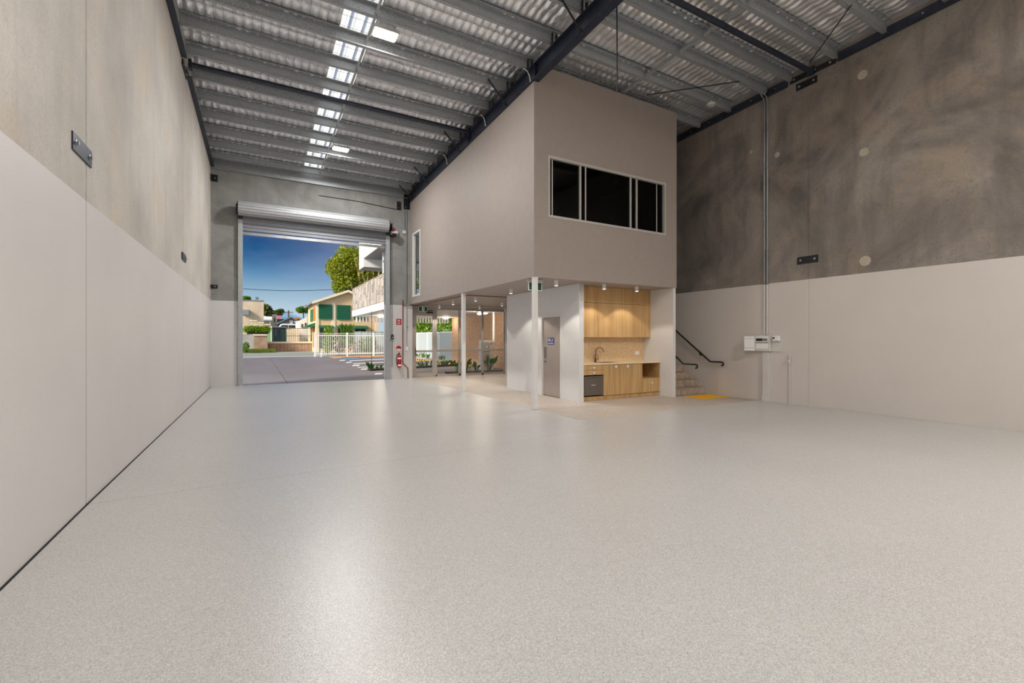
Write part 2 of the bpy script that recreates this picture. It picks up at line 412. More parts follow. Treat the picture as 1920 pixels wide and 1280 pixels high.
def floor_mat(name, base, fleck_l, fleck_d, rough, bump, scale, blot):
    m, nt, b, out = new_mat(name); N, L = nt.nodes, nt.links
    geo = N.new('ShaderNodeNewGeometry')
    v = N.new('ShaderNodeTexVoronoi'); v.inputs['Scale'].default_value = scale; L.new(geo.outputs['Position'], v.inputs['Vector'])
    sp = N.new('ShaderNodeSeparateColor'); L.new(v.outputs['Color'], sp.inputs[0])
    r = N.new('ShaderNodeValToRGB'); e = r.color_ramp.elements
    e[0].position = 0.0; e[0].color = fleck_d; e[1].position = 1.0; e[1].color = fleck_l
    for p, c in ((0.18, fleck_d), (0.24, base), (0.74, base), (0.82, fleck_l)):
        x = e.new(p); x.color = c
    L.new(sp.outputs[0], r.inputs[0])
    n = N.new('ShaderNodeTexNoise'); n.inputs['Scale'].default_value = 0.5; n.inputs['Detail'].default_value = 6; L.new(geo.outputs['Position'], n.inputs['Vector'])
    mr = N.new('ShaderNodeMapRange'); mr.inputs['From Min'].default_value = 0.3; mr.inputs['From Max'].default_value = 0.7; mr.inputs['To Min'].default_value = 1 - blot; mr.inputs['To Max'].default_value = 1 + blot
    L.new(n.outputs[0], mr.inputs['Value'])
    mx = N.new('ShaderNodeMixRGB'); mx.blend_type = 'MULTIPLY'; mx.inputs[0].default_value = 1; L.new(r.outputs[0], mx.inputs[1]); L.new(mr.outputs[0], mx.inputs[2])
    L.new(mx.outputs[0], b.inputs['Base Color'])
    b.inputs['Roughness'].default_value = rough; b.inputs['IOR'].default_value = 1.6
    bp = N.new('ShaderNodeBump'); bp.inputs['Strength'].default_value = bump; bp.inputs['Distance'].default_value = 0.006
    n3 = N.new('ShaderNodeTexNoise'); n3.inputs['Scale'].default_value = 110; n3.inputs['Detail'].default_value = 3; L.new(geo.outputs['Position'], n3.inputs['Vector'])
    L.new(n3.outputs[0], bp.inputs['Height']); L.new(bp.outputs[0], b.inputs['Normal'])
    return m
M['epoxy'] = floor_mat('flake_epoxy', (0.48, 0.47, 0.455, 1), (0.58, 0.57, 0.555, 1), (0.38, 0.365, 0.35, 1), 0.30, 0.18, 190, 0.03)
M['bare'] = floor_mat('bare_concrete', S(180, 169, 158), S(190, 180, 170), S(164, 152, 141), 0.5, 0.08, 60, 0.14)

def foil_mat():
    m, nt, b, out = new_mat('foil_blanket'); N, L = nt.nodes, nt.links
    geo = N.new('ShaderNodeNewGeometry')
    mp = N.new('ShaderNodeMapping'); mp.inputs['Scale'].default_value = (14, 5, 5); mp.inputs['Rotation'].default_value = (0, 0, 0.25); L.new(geo.outputs['Position'], mp.inputs[0])
    n = N.new('ShaderNodeTexNoise'); n.inputs['Scale'].default_value = 1.0; n.inputs['Detail'].default_value = 5; n.inputs['Distortion'].default_value = 1.2; L.new(mp.outputs[0], n.inputs['Vector'])
    bp = N.new('ShaderNodeBump'); bp.inputs['Strength'].default_value = 0.45; bp.inputs['Distance'].default_value = 0.02
    L.new(n.outputs[0], bp.inputs['Height']); L.new(bp.outputs[0], b.inputs['Normal'])
    b.inputs['Base Color'].default_value = (0.93, 0.94, 0.97, 1); b.inputs['Metallic'].default_value = 0.78; b.inputs['Roughness'].default_value = 0.30
    return m
M['foil'] = foil_mat()

def skylight_mat():
    m = bpy.data.materials.new('fibreglass_skylight'); m.use_nodes = True
    nt = m.node_tree; nt.nodes.clear(); N, L = nt.nodes, nt.links
    out = N.new('ShaderNodeOutputMaterial'); t = N.new('ShaderNodeBsdfTranslucent'); t.inputs[0].default_value = (0.93, 0.97, 0.97, 1)
    d = N.new('ShaderNodeBsdfTransparent'); d.inputs[0].default_value = (0.95, 0.97, 0.97, 1)
    mx = N.new('ShaderNodeMixShader'); mx.inputs[0].default_value = 0.03
    L.new(t.outputs[0], mx.inputs[1]); L.new(d.outputs[0], mx.inputs[2]); L.new(mx.outputs[0], out.inputs[0])
    return m
M['skylight'] = skylight_mat()

# ================================================================ the shell
XL0, XL1 = -1.340, -1.238           # left wall near / at the back
XR = 10.745; YB = 17.05; YF = -4.0
def zb(y): return 7.35 - 0.03 * (y - 8.0)          # underside of the purlins
def zf(y): return zb(y) + 0.215                     # foil blanket
def xl(y): return XL0 if y < 5.48 else XL0 + (XL1 - XL0) * (y - 5.48) / (YB - 5.48)

# ---- floor
fl = struct('floor', loc=(4.7, 6.5, 0.0), label='warehouse floor of pale flaked epoxy with a bare concrete area')
def slab(poly, mat, top=0.0, th=0.12):
    build(MB().prism(poly, 'z', top - th, top), 'floor_slab', mat, fl)
g = 0.0025
slab([(-1.325, YF), (5.20 - g, YF), (5.20 - g, 5.98 - g), (2.28, 5.66 - g), (-1.325, 5.48 - g)], M['epoxy'])
slab([(-1.325, 5.48 + g), (2.28, 5.66 + g), (5.20 - g, 5.98 + g), (5.20 - g, YB), (-1.225, YB), (-1.325, 5.5)], M['epoxy'])
slab([(5.1985, YF), (XR - 0.006, YF), (XR - 0.006, 6.749), (5.1985, 6.749)], M['epoxy'])
slab([(5.20 + g, 6.75), (XR - 0.006, 6.75), (XR - 0.006, 17.42), (5.20 + g, 17.42)], M['bare'], top=-0.001)
build(MB().box(-1.36, XR, YF, 17.2, -0.30, -0.125), 'floor_base', M['gap'], fl)

build(MB().hexa([(XL0 - .01, YF, -.12), (-1.324, YF, -.12), (-1.324, 5.5, -.12), (XL0 - .01, 5.5, -.12), (XL0 - .01, YF, .004), (-1.324, YF, .002), (-1.324, 5.5, .002), (XL0 - .01, 5.5, .004)]), 'dark_edge_strip', M['gap'], fl)  # solid dark strip; shade of the wall-foot gap put into its colour
build(MB().hexa([(XL0 - .01, 5.5, -.12), (-1.324, 5.5, -.12), (-1.224, YB, -.12), (XL1 - .01, YB, -.12), (XL0 - .01, 5.5, .004), (-1.324, 5.5, .002), (-1.224, YB, .002), (XL1 - .01, YB, .004)]), 'dark_edge_strip', M['gap'], fl)
# ---- left wall: three precast panels with sealed joints
wl_ = struct('wall_left', loc=(-1.4, 6.5, 0.0), label='left wall of pale precast concrete panels, white paint below')
def lpanel(y0, y1):
    a, b = xl(y0), xl(y1)
    z0, z1 = zb(y0) + 0.32, zb(y1) + 0.32
    build(MB().hexa([(a - 0.18, y0, -.3), (a, y0, -.3), (b, y1, -.3), (b - 0.18, y1, -.3), (a - 0.18, y0, z0), (a, y0, z0), (b, y1, z1), (b - 0.18, y1, z1)]), 'concrete_panel', M['wall_left'], wl_)
for y0, y1 in ((YF, 5.466), (5.494, 11.289), (11.307, YB)): lpanel(y0, y1)
for yj, w in ((5.48, 0.014), (11.298, 0.009)):
    build(MB().box(xl(yj) - 0.10, xl(yj) - 0.012, yj - w, yj + w, 0, zb(yj) + 0.3), 'joint_sealant', M['sealant'], wl_)

# ---- right wall
wr_ = struct('wall_right', loc=(XR + 0.1, 6.5, 0.0), label='right wall of dark mottled precast concrete, off-white paint below')
for y0, y1 in ((YF, 5.595), (5.625, YB + 0.2)):
    build(MB().hexa([(XR, y0, -.3), (XR + 0.18, y0, -.3), (XR + 0.18, y1, -.3), (XR, y1, -.3), (XR, y0, zb(y0) + 0.32), (XR + 0.18, y0, zb(y0) + 0.32), (XR + 0.18, y1, zb(y1) + 0.32), (XR, y1, zb(y1) + 0.32)]), 'concrete_panel', M['wall_right'], wr_)
build(MB().box(XR + 0.008, XR + 0.1, 5.59, 5.63, 0, zb(5.6) + 0.3), 'joint_sealant', M['wall_right'], wr_)
def disc(x, y, z, r, m, par, nm='cement_patch'):
    build(MB().lathe((x, y, z), [(r, -0.006), (r, 0.0)], 20, 'x'), nm, m, par)
for y, z, r in ((4.54, 5.284, 0.085), (6.30, 5.852, 0.06), (4.52, 3.076, 0.10), (4.565, 6.865, 0.09), (6.95, 6.15, 0.045)):
    disc(XR, y, z, r, M['patch'], wr_)
for y, z in ((7.90, 2.683), (6.277, 2.545)):
    disc(XR + 0.002, y, z, 0.085, M['wall_right'], wr_, 'painted_patch')

# ---- back wall with the roller door opening, shopfront and office window openings
wb = MB(); y0, y1 = YB, YB + 0.2
ztop = zb(YB) + 0.32
for (x0, x1, z0, z1) in ((-1.42, -0.38, 0, ztop), (-0.38, 4.19, 5.12, ztop), (4.19, 5.22, 0, ztop), (5.22, 9.36, 2.79, 3.02), (5.22, 5.24, 3.02, ztop), (5.24, 8.6, 5.6, ztop), (8.6, 9.36, 3.02, ztop), (9.36, XR + 0.1, 0, ztop)):
    wb.box(x0, x1, y0, y1, z0, z1)
struct('wall_back', wb, M['wall_back'], label='grey concrete end wall around the roller door')
struct('wall_rear', MB().box(-1.5, XR + 0.2, YF - 0.2, YF, 0, 8.2), M['wall_left'])

# ---- roof: foil blanket, wire mesh, skylight strip
ce = struct('ceiling', loc=(4.7, 6.5, 7.4), label='roof lined with puffed silver foil blanket on wire mesh')
CX, CY = 0.155, 0.308
SKX0, SKX1 = 1.40, 2.00
def foil_piece(x0, x1, ya, yb, seed):
    rng = np.random.RandomState(seed)
    nx = int((x1 - x0) / 0.031); ny = int((yb - ya) / 0.056)
    xs = np.linspace(x0, x1, nx + 1); ys = np.linspace(ya, yb, ny + 1)
    X, Y = np.meshgrid(xs, ys)
    u = (X - (-1.3)) / CX; v = Y / CY
    cu, cv = np.floor(u).astype(int), np.floor(v).astype(int)
    fu, fv = u - cu, v - cv
    amp = rng.uniform(0.7, 1.3, (200, 200)); tx = rng.uniform(-1, 1, (200, 200)); ty = rng.uniform(-1, 1, (200, 200))
    a = amp[cu % 200, cv % 200]
    puff = (np.sin(PI * fu) ** 0.55) * (np.sin(PI * fv) ** 0.45)
    sag = 0.052 * a * puff * (1 + 0.25 * tx[cu % 200, cv % 200] * (fu - 0.5) * 2 + 0.5 * (0.5 + ty[cu % 200, cv % 200] * 0.5) * (fv - 0.5))
    wr = 0.005 * np.sin(X * 61 + 3 * np.sin(Y * 7)) * puff
    Z = 7.35 - 0.03 * (Y - 8) + 0.235 - sag + wr
    V = np.stack([X, Y, Z], -1).reshape(-1, 3) - np.array([4.7, 6.5, 7.4])
    idx = np.arange((nx + 1) * (ny + 1)).reshape(ny + 1, nx + 1)
    F = np.stack([idx[:-1, :-1], idx[1:, :-1], idx[1:, 1:], idx[:-1, 1:]], -1).reshape(-1, 4)
    me = bpy.data.meshes.new('foil_blanket')
    me.vertices.add(len(V)); me.vertices.foreach_set('co', V.astype(np.float32).ravel())
    me.loops.add(len(F) * 4); me.loops.foreach_set('vertex_index', F.astype(np.int32).ravel())
    me.polygons.add(len(F)); me.polygons.foreach_set('loop_start', np.arange(0, len(F) * 4, 4, dtype=np.int32))
    me.polygons.foreach_set('use_smooth', np.ones(len(F), dtype=bool))
    me.update(calc_edges=True); me.materials.append(M['foil'])
    o = bpy.data.objects.new('foil_blanket', me); o.parent = ce; COL.objects.link(o)
foil_piece(-1.36, SKX0, 2.4, YB + 0.1, 1)
foil_piece(SKX1, XR + 0.02, 2.4, YB + 0.1, 2)
fb = MB()
for (x0, x1) in ((-1.4, SKX0), (SKX1, XR + 0.1)):
    fb.hexa([(x0, YF, zf(YF)), (x1, YF, zf(YF)), (x1, 2.41, zf(2.41)), (x0, 2.41, zf(2.41)), (x0, YF, zf(YF) + .05), (x1, YF, zf(YF) + .05), (x1, 2.41, zf(2.41) + .05), (x0, 2.41, zf(2.41) + .05)])
build(fb, 'foil_blanket_rear', M['foil'], ce)
# opaque roof sheets above the blanket
rs = MB()
for (x0, x1) in ((-1.5, SKX0 - 0.0), (SKX1, XR + 0.2)):
    rs.hexa([(x0, YF - .2, zf(YF) + .10), (x1, YF - .2, zf(YF) + .10), (x1, YB + .25, zf(YB) + .10), (x0, YB + .25, zf(YB) + .10), (x0, YF - .2, zf(YF) + .13), (x1, YF - .2, zf(YF) + .13), (x1, YB + .25, zf(YB) + .13), (x0, YB + .25, zf(YB) + .13)])
build(rs, 'roof_sheet', M['galv'], ce)
cheek = MB()
for x in (SKX0, SKX1):
    cheek.hexa([(x - .004, YF, zf(YF) - .0), (x + .004, YF, zf(YF)), (x + .004, YB + .2, zf(YB)), (x - .004, YB + .2, zf(YB)), (x - .004, YF, zf(YF) + .136), (x + .004, YF, zf(YF) + .136), (x + .004, YB + .2, zf(YB) + .136), (x - .004, YB + .2, zf(YB) + .136)])
build(cheek, 'skylight_cheek', M['foil'], ce)
# skylight: one ribbed translucent sheet per purlin bay
PUR = [16.72 - 0.925 * k for k in range(11)] + [6.52, 5.94, 5.01, 4.14, 3.22]        # front faces of the purlins, from the roller-door wall
prof = [(0, 0), (.12, 0), (.15, .028), (.18, .028), (.21, 0), (.38, 0), (.41, .028), (.44, .028), (.47, 0), (.6, 0)]
edges = [YB + 0.15] + PUR + [PUR[-1] - 0.925, -0.5, YF]
for i in range(len(edges) - 1):
    ya, yb_ = edges[i + 1], edges[i]
    s = MB(); b0 = 0
    for (q, h) in prof:
        for yy in (ya, yb_): s.v.append((SKX0 + q, yy, zf(yy) + 0.137 + h))
    for j in range(len(prof) - 1):
        s.f.append((2 * j, 2 * j + 1, 2 * j + 3, 2 * j + 2))
    build(s, 'skylight_sheet', M['skylight'], ce)
# wire mesh under the blanket
wm = MB()
def wire(a, b, r=0.0022):
    d = Vector(b) - Vector(a)
    if abs(d.x) > abs(d.y): wm.hexa([(a[0], a[1] - r, a[2] - r), (b[0], b[1] - r, b[2] - r), (b[0], b[1] + r, b[2] - r), (a[0], a[1] + r, a[2] - r), (a[0], a[1] - r, a[2] + r), (b[0], b[1] - r, b[2] + r), (b[0], b[1] + r, b[2] + r), (a[0], a[1] + r, a[2] + r)])
    else: wm.hexa([(a[0] - r, a[1], a[2] - r), (a[0] + r, a[1], a[2] - r), (b[0] + r, b[1], b[2] - r), (b[0] - r, b[1], b[2] - r), (a[0] - r, a[1], a[2] + r), (a[0] + r, a[1], a[2] + r), (b[0] + r, b[1], b[2] + r), (b[0] - r, b[1], b[2] + r)])
for k in range(int(2.5 / CY), int(YB / CY) + 1):
    y = k * CY; wire((-1.3, y, zb(y) + 0.226), (XR, y, zb(y) + 0.226))
for k in range(int(12.05 / CX) + 1):
    x = -1.3 + k * CX; wire((x, 2.5, zb(2.5) + 0.223), (x, YB, zb(YB) + 0.223))
build(wm, 'safety_mesh', M['conduit'], ce, kind='stuff')

# ================================================================ roof steel
RX = 5.15
# purlins: Z section, 200 deep
def purlin_mesh(L):
    m = MB(); t = 0.003; h = 0.2; w = 0.075
    m.box(0, L, 0, t, 0, h)                       # web
    m.box(0, L, 0, w, 0, t)                       # bottom flange, away from the camera
    m.box(0, L, w - t, w, 0, 0.018)
    m.box(0, L, -w, 0, h - t, h)                  # top flange
    m.box(0, L, -w, -w + t, h - 0.018, h)
    return m
LB0, LB1, RB0, RB1 = -1.235, RX - 0.0, RX + 0.02, XR - 0.05
ma_ = mesh_of(purlin_mesh(LB1 - LB0), 'purlin', M['galv'], (0, 0, 0)); mb_ = mesh_of(purlin_mesh(RB1 - RB0), 'purlin', M['galv'], (0, 0, 0))
for k, y in enumerate(PUR):
    for bay, x0, me in (('left', LB0, ma_), ('right', RB0, mb_)):
        if bay == 'left' and y < 4.0: continue
        if bay == 'right' and y > 9.5: continue
        o = bpy.data.objects.new('purlin', me); o.location = (x0 + 0.005, y, zb(y)); COL.objects.link(o)
        wh = 'between pale left wall and dark rafter' if bay == 'left' else 'between dark rafter and dark right wall'
        tag(o, 'galvanised steel purlin %s, %s out from the roller-door wall' % (wh, ORD[k]), 'purlin', 'roof purlins ' + wh)

# rafter: universal beam running away from the camera
rf = thing('rafter', (RX, 6.5, 6.95), 'dark blue-black steel I-beam rafter running above the mezzanine wall', 'beam')
def rbox(x0, x1, za, zc, name, ya=YF, yb_=YB):
    fz = lambda y, d: 6.955 - 0.03 * (y - 8) + d
    build(MB().hexa([(x0, ya, fz(ya, za)), (x1, ya, fz(ya, za)), (x1, yb_, fz(yb_, za)), (x0, yb_, fz(yb_, za)), (x0, ya, fz(ya, zc)), (x1, ya, fz(ya, zc)), (x1, yb_, fz(yb_, zc)), (x0, yb_, fz(yb_, zc))]), name, M['dark_steel'], rf)
rbox(RX - 0.085, RX + 0.085, 0, 0.014, 'bottom_flange'); rbox(RX - 0.085, RX + 0.085, 0.30, 0.314, 'top_flange'); rbox(RX - 0.005, RX + 0.005, 0.014, 0.30, 'web')
for y in (8.05, 11.5, 5.5):
    rbox(RX - 0.08, RX + 0.08, 0.014, 0.30, 'stiffener_plate', y, y + 0.012)
for k, y in enumerate(PUR):
    if y > 4:
        for s in (-1, 1):
            build(MB().box(RX + s * 0.05 - 0.004, RX + s * 0.05 + 0.004, y - 0.06, y - 0.004, zb(y) - 0.07, zb(y) + 0.17), 'purlin_cleat', M['dark_steel'], rf)
bb = [(4.9, .06), (5.3, .06), (6.0, .06), (6.5, .06), (8.6, .06), (9.2, .06), (9.5, .06)]
for y, d in bb:
    z = 6.955 - 0.03 * (y - 8)
    build(MB().lathe((RX - 0.06, y, z - 0.012), [(0.012, 0), (0.012, 0.014)], 8), 'bolt', M['copper'], rf)
    build(MB().lathe((RX + 0.06, y, z - 0.012), [(0.012, 0), (0.012, 0.014)], 8), 'bolt', M['copper'], rf)

# wall ledgers (steel angles that carry the purlins)
def ledger(name, xa, xb, ya, yb_, dz, label, grp=None):
    def f(y): return zb(y) + dz
    xw = lambda y: xl(y) if xa < 0 else XR
    t = thing(name, (xw((ya + yb_) / 2), (ya + yb_) / 2, f(yb_)), label, 'steel angle', grp)
    sg = 1 if xa < 0 else -1
    def hx(a0, a1, z0, z1, nm):
        build(MB().hexa([(xw(ya) + sg * a0, ya, f(ya) + z0), (xw(ya) + sg * a1, ya, f(ya) + z0), (xw(yb_) + sg * a1, yb_, f(yb_) + z0), (xw(yb_) + sg * a0, yb_, f(yb_) + z0),
                         (xw(ya) + sg * a0, ya, f(ya) + z1), (xw(ya) + sg * a1, ya, f(ya) + z1), (xw(yb_) + sg * a1, yb_, f(yb_) + z1), (xw(yb_) + sg * a0, yb_, f(yb_) + z1)]), nm, M['dark_steel'], t)
    hx(0.002, 0.012, 0, 0.2, 'vertical_leg'); hx(0.012, 0.10, 0, 0.012, 'horizontal_leg')
    for k in range(int((yb_ - ya) / 0.6)):
        y = ya + 0.3 + 0.6 * k
        build(MB().lathe((xw(y) + sg * 0.012, y, f(y) + 0.11), [(0.016, 0), (0.016, sg * 0.014)], 8, 'x'), 'anchor_bolt', M['bolt'], t)
    return t
ledger('wall_ledger', -1, 0, 4.0, 11.05, -0.19, 'dark steel angle along the left wall top, near length', 'left wall ledgers')
ledger('wall_ledger', -1, 0, 11.75, 17.0, -0.19, 'dark steel angle along the left wall top, far length by the end wall', 'left wall ledgers')
ledger('wall_ledger', 1, 0, YF + 0.1, 5.0, -0.08, 'dark steel angle along the right wall top, near length', 'right wall ledgers')
ledger('wall_ledger', 1, 0, 6.05, 17.0, -0.08, 'dark steel angle along the right wall top, far length', 'right wall ledgers')
# joint plates where the ledgers stop
t = thing('splice_bracket', (XR, 5.5, 7.3), 'black bolted bracket at right wall top where the dark strut lands', 'bracket')
build(MB().box(XR - 0.02, XR - 0.002, 5.05, 6.0, 7.36, 7.48), 'plate', M['black'], t)
for y in (5.15, 5.45, 5.6, 5.9): build(MB().lathe((XR - 0.02, y, 7.42), [(0.022, 0), (0.022, -0.02)], 8, 'x'), 'bolt', M['bolt'], t)
t = thing('splice_bracket', (xl(11.4), 11.4, 7.0), 'black bolted bracket at left wall top between the two ledgers', 'bracket')
build(MB().box(xl(11.4) + 0.004, xl(11.4) + 0.02, 11.1, 11.7, 6.95, 7.08), 'plate', M['black'], t)
for y in (11.2, 11.6): build(MB().lathe((xl(11.4) + 0.02, y, 7.01), [(0.02, 0), (0.02, 0.02)], 8, 'x'), 'bolt', M['bolt'], t)

# round struts across the bays
for (x0, x1, y, lab) in ((-1.22, RX - 0.02, 11.5, 'round dark steel strut crossing the left bay below the foil'), (RX + 0.02, XR - 0.03, 5.53, 'round dark steel strut crossing the right bay below the foil')):
    z = zb(y) - 0.06 if x0 < 0 else zb(y) - 0.01
    t = thing('steel_strut', (x0, y, z), lab, 'strut', 'round roof struts')
    build(MB().tube([(x0, y, z), (x1, y, z)], 0.055, 16), 'tube', M['dark_steel'], t, smooth=True)
    for xe in (x0 + 0.03, x1 - 0.03): build(MB().box(xe - 0.03, xe + 0.03, y - 0.07, y + 0.07, z - 0.09, z + 0.09), 'end_plate', M['dark_steel'], t)

# bridging between purlins
for (bx, ks, lab) in ((1.90, range(0, 13), 'line of galvanised bridging channels beside the skylight strip'), (7.655, range(8, 14), 'line of galvanised bridging channels across the right bay purlins')):
    t = thing('purlin_bridging', (bx, PUR[ks[-1]], zb(PUR[ks[-1]])), lab, 'bridging')
    for k in ks:
        ya, yb_ = PUR[k + 1] + 0.006 if k + 1 < len(PUR) else PUR[k] - .9, PUR[k] - 0.006
        dz0, dz1 = (0.03, 0.06)
        w = 0.02 if bx < 3 else 0.04
        build(MB().hexa([(bx - w, ya, zb(ya) + 0.035), (bx + w, ya, zb(ya) + 0.035), (bx + w, yb_, zb(yb_) + 0.035), (bx - w, yb_, zb(yb_) + 0.035),
                         (bx - w, ya, zb(ya) + 0.075), (bx + w, ya, zb(ya) + 0.075), (bx + w, yb_, zb(yb_) + 0.075), (bx - w, yb_, zb(yb_) + 0.075)]), 'channel', M['galv'], t)
        build(MB().box(bx - w - 0.012, bx + w + 0.012, ya - 0.004, ya + 0.01, zb(ya) + 0.01, zb(ya) + 0.16), 'end_cleat', M['black'] if bx > 3 else M['galv'], t)

# ceiling battens in the dark gap above the mezzanine front
for i, x in enumerate((5.80, 6.40, 7.00, 7.30, 8.30)):
    c = build(MB().hexa([(x - .03, 8.42, zb(8.42) + .05), (x + .03, 8.42, zb(8.42) + .05), (x + .03, 9.30, zb(9.3) + .05), (x - .03, 9.30, zb(9.3) + .05), (x - .03, 8.42, zb(8.42) + .09), (x + .03, 8.42, zb(8.42) + .09), (x + .03, 9.30, zb(9.3) + .09), (x - .03, 9.30, zb(9.3) + .09)]), 'roof_batten', M['galv'])
    tag(c, 'short galvanised batten above the mezzanine front wall, %s from the rafter' % ORD[i], 'batten', 'battens above the mezzanine')
# fly braces rafter -> purlin
for i, (y, wh) in enumerate(((16.72, 'nearest the roller-door wall'), (14.87, 'second from the roller-door wall'), (12.1, 'third from the roller-door wall'), (9.325, 'above the mezzanine corner'), (6.55, 'nearest the camera'))):
    z0 = 6.955 - 0.03 * (y - 8)
    t = thing('fly_brace', (RX - 0.07, y, z0), 'dark diagonal fly brace from rafter up to purlin, %s' % wh, 'brace', 'fly braces')
    build(MB().tube([(RX - 0.075, y - 0.05, z0 + 0.01), (RX - 0.55, y - 0.05, zb(y) + 0.09)], 0.02, 6), 'brace_bar', M['black'], t)
    build(MB().box(RX - 0.11, RX - 0.05, y - 0.08, y - 0.02, z0 - 0.006, z0 + 0.03), 'foot_plate', M['black'], t)

# loops of pale cable at the rafter
for y, wh in ((8.2, 'at the mezzanine corner'), (10.35, 'beyond the third brace'), (13.0, 'far along above the mezzanine wall')):
    z0 = 6.955 - 0.03 * (y - 8)
    pts = [(RX - 0.12, y + 0.25, z0 + 0.36), (RX - 0.15, y + 0.15, z0 + 0.33), (RX - 0.13, y + 0.05, z0 + 0.22), (RX - 0.11, y, z0 + 0.1), (RX - 0.10, y - 0.02, z0 - 0.02)]
    c = build(MB().tube(pts, 0.012, 6), 'cable_loop', M['grey_pale'], smooth=True); tag(c, 'pale cable looped down over the dark rafter %s' % wh, 'cable', 'cables at the rafter')

# hanging cable, bracing rods, emergency light
c = build(MB().tube([(5.33, 5.85, zb(5.85) + 0.2), (5.34, 5.85, 5.68)], 0.011, 8), 'hanging_cable', M['black']); tag(c, 'thin black cable hanging from the foil before the mezzanine front', 'cable')
for a, b, lab in (((9.25, 4.1, zb(4.1) - 0.02), (10.3, 5.35, zb(5.3) - 0.04), 'thin black bracing rod running up to the right wall strut bracket'), ((8.15, 7.9, zb(7.9) - 0.02), (9.62, 6.5, zb(6.5) - 0.02), 'thin black bracing rod above the mezzanine front wall')):
    c = build(MB().tube([a, b], 0.011, 6), 'bracing_rod', M['black']); tag(c, lab, 'rod', 'roof bracing rods')
t = thing('emergency_light', (9.815, 7.445, 7.3), 'white oval emergency light fitting under the purlins by right wall', 'light')
build(MB().lathe((9.815, 7.40, 7.27), [(0.09, 0), (0.105, 0.02), (0.105, 0.05), (0.05, 0.07)], 18), 'housing', M['grey_pale'], t, smooth=True)
build(MB().tube([(9.815, 7.40, 7.33), (9.815, 7.40, 7.40)], 0.012, 6), 'stem', M['grey_pale'], t)

# ---- high-bay lamps
def highbay(x, y, label, w):
    z = zb(y) + 0.04
    t = thing('high_bay_light', (x, y, z), label, 'light', 'high-bay lights under the skylight strip')
    build(MB().box(x - 0.24, x + 0.24, y - 0.16, y + 0.16, z, z + 0.06), 'housing', M['grey_pale'], t, bevel=0.01)
    build(MB().box(x - 0.20, x + 0.20, y - 0.13, y + 0.13, z - 0.012, z), 'lens', M['lamp_face'], t)
    for s in (-0.2, 0.2): build(MB().tube([(x + s, y, z + 0.06), (x + s, y, zf(y) + 0.01)], 0.008, 6), 'hanger', M['galv'], t)
    ld = bpy.data.lights.new('high_bay', 'AREA'); ld.shape = 'RECTANGLE'; ld.size = 0.42; ld.size_y = 0.28; ld.energy = w; ld.color = (1.0, 0.985, 0.965)
    lo = bpy.data.objects.new('high_bay_lamp', ld); lo.location = (0, 0, -0.02); lo.parent = t; COL.objects.link(lo)
highbay(2.17, 8.85, 'glowing white high-bay light below the skylight strip, nearer one', HIGHBAY_W)
highbay(2.22, 14.45, 'glowing white high-bay light below the skylight strip, near the roller door', HIGHBAY_W * 1.75)
def hidden_bay(x, y, w, col, label):
    z = zb(y) - 0.10
    t = thing('high_bay_light', (x, y, z), label, 'light', 'high-bay lights behind the camera')
    build(MB().box(x - 0.24, x + 0.24, y - 0.16, y + 0.16, z, z + 0.06), 'housing', M['grey_pale'], t)
    build(MB().box(x - 0.20, x + 0.20, y - 0.13, y + 0.13, z - 0.012, z), 'lens', M['lamp_face'], t)
    ld = bpy.data.lights.new('high_bay', 'AREA'); ld.shape = 'RECTANGLE'; ld.size = 0.42; ld.size_y = 0.28; ld.energy = w; ld.color = col
    lo = bpy.data.objects.new('high_bay_lamp', ld); lo.location = (0, 0, -0.02); lo.parent = t; COL.objects.link(lo)
hidden_bay(2.0, 1.2, FRONT_BAY_W * 0.75, (1.0, 0.98, 0.955), 'white high-bay light over the unseen front left part of the hall')
hidden_bay(7.2, -2.2, FRONT_BAY_W * 1.6, (1.0, 0.955, 0.895), 'white high-bay light over the unseen front right part of the hall')

# ================================================================ mezzanine box
BX0, BX1, BY0, BZ = 5.12, 9.46, 8.15, 2.812
rz = lambda y: 6.955 - 0.03 * (y - 8)
# left wall with a window opening
WY0, WY1, WZ0, WZ1 = 15.80, 16.70, 3.06, 5.43
def side_piece(m, ya, yb_, za, zc=None):
    ta, tb = (rz(ya) - 0.003, rz(yb_) - 0.003) if zc is None else (zc, zc)
    m.hexa([(BX0, ya, za), (BX0 + 0.12, ya, za), (BX0 + 0.12, yb_, za), (BX0, yb_, za), (BX0, ya, ta), (BX0 + 0.12, ya, ta), (BX0 + 0.12, yb_, tb), (BX0, yb_, tb)])
m = MB(); side_piece(m, BY0, WY0, BZ); side_piece(m, WY0, WY1, BZ, WZ0); side_piece(m, WY0, WY1, WZ1); side_piece(m, WY1, YB, BZ)
struct('wall_mezzanine_left', m, M['taupe'], label='taupe upper wall of the mezzanine facing the roller-door bay')
# front wall with a sliding window opening
FX0, FX1, FZ0, FZ1 = 5.47, 9.06, 4.115, 5.45
m = MB(); yb_ = BY0 + 0.12
m.box(BX0 + 0.12, FX0, BY0, yb_, BZ, rz(BY0) - 0.004); m.box(RX + 0.09, FX0, BY0, yb_, rz(BY0) - 0.004, 7.33)
m.box(FX0, FX1, BY0, yb_, BZ, FZ0); m.box(FX0, FX1, BY0, yb_, FZ1, 7.33); m.box(FX1, BX1, BY0, yb_, BZ, 7.33)
struct('wall_mezzanine_front', m, M['taupe'], label='taupe front wall of the mezzanine with long sliding window')
struct('wall_mezzanine_right', MB().box(BX1 - 0.12, BX1, yb_, YB, BZ, 7.12), M['taupe'])
struct('ceiling_lobby', MB().box(BX0 + 0.12, BX1 - 0.12, yb_, YB, BZ + 0.004, BZ + 0.2), M['taupe'], label='taupe soffit under the mezzanine')
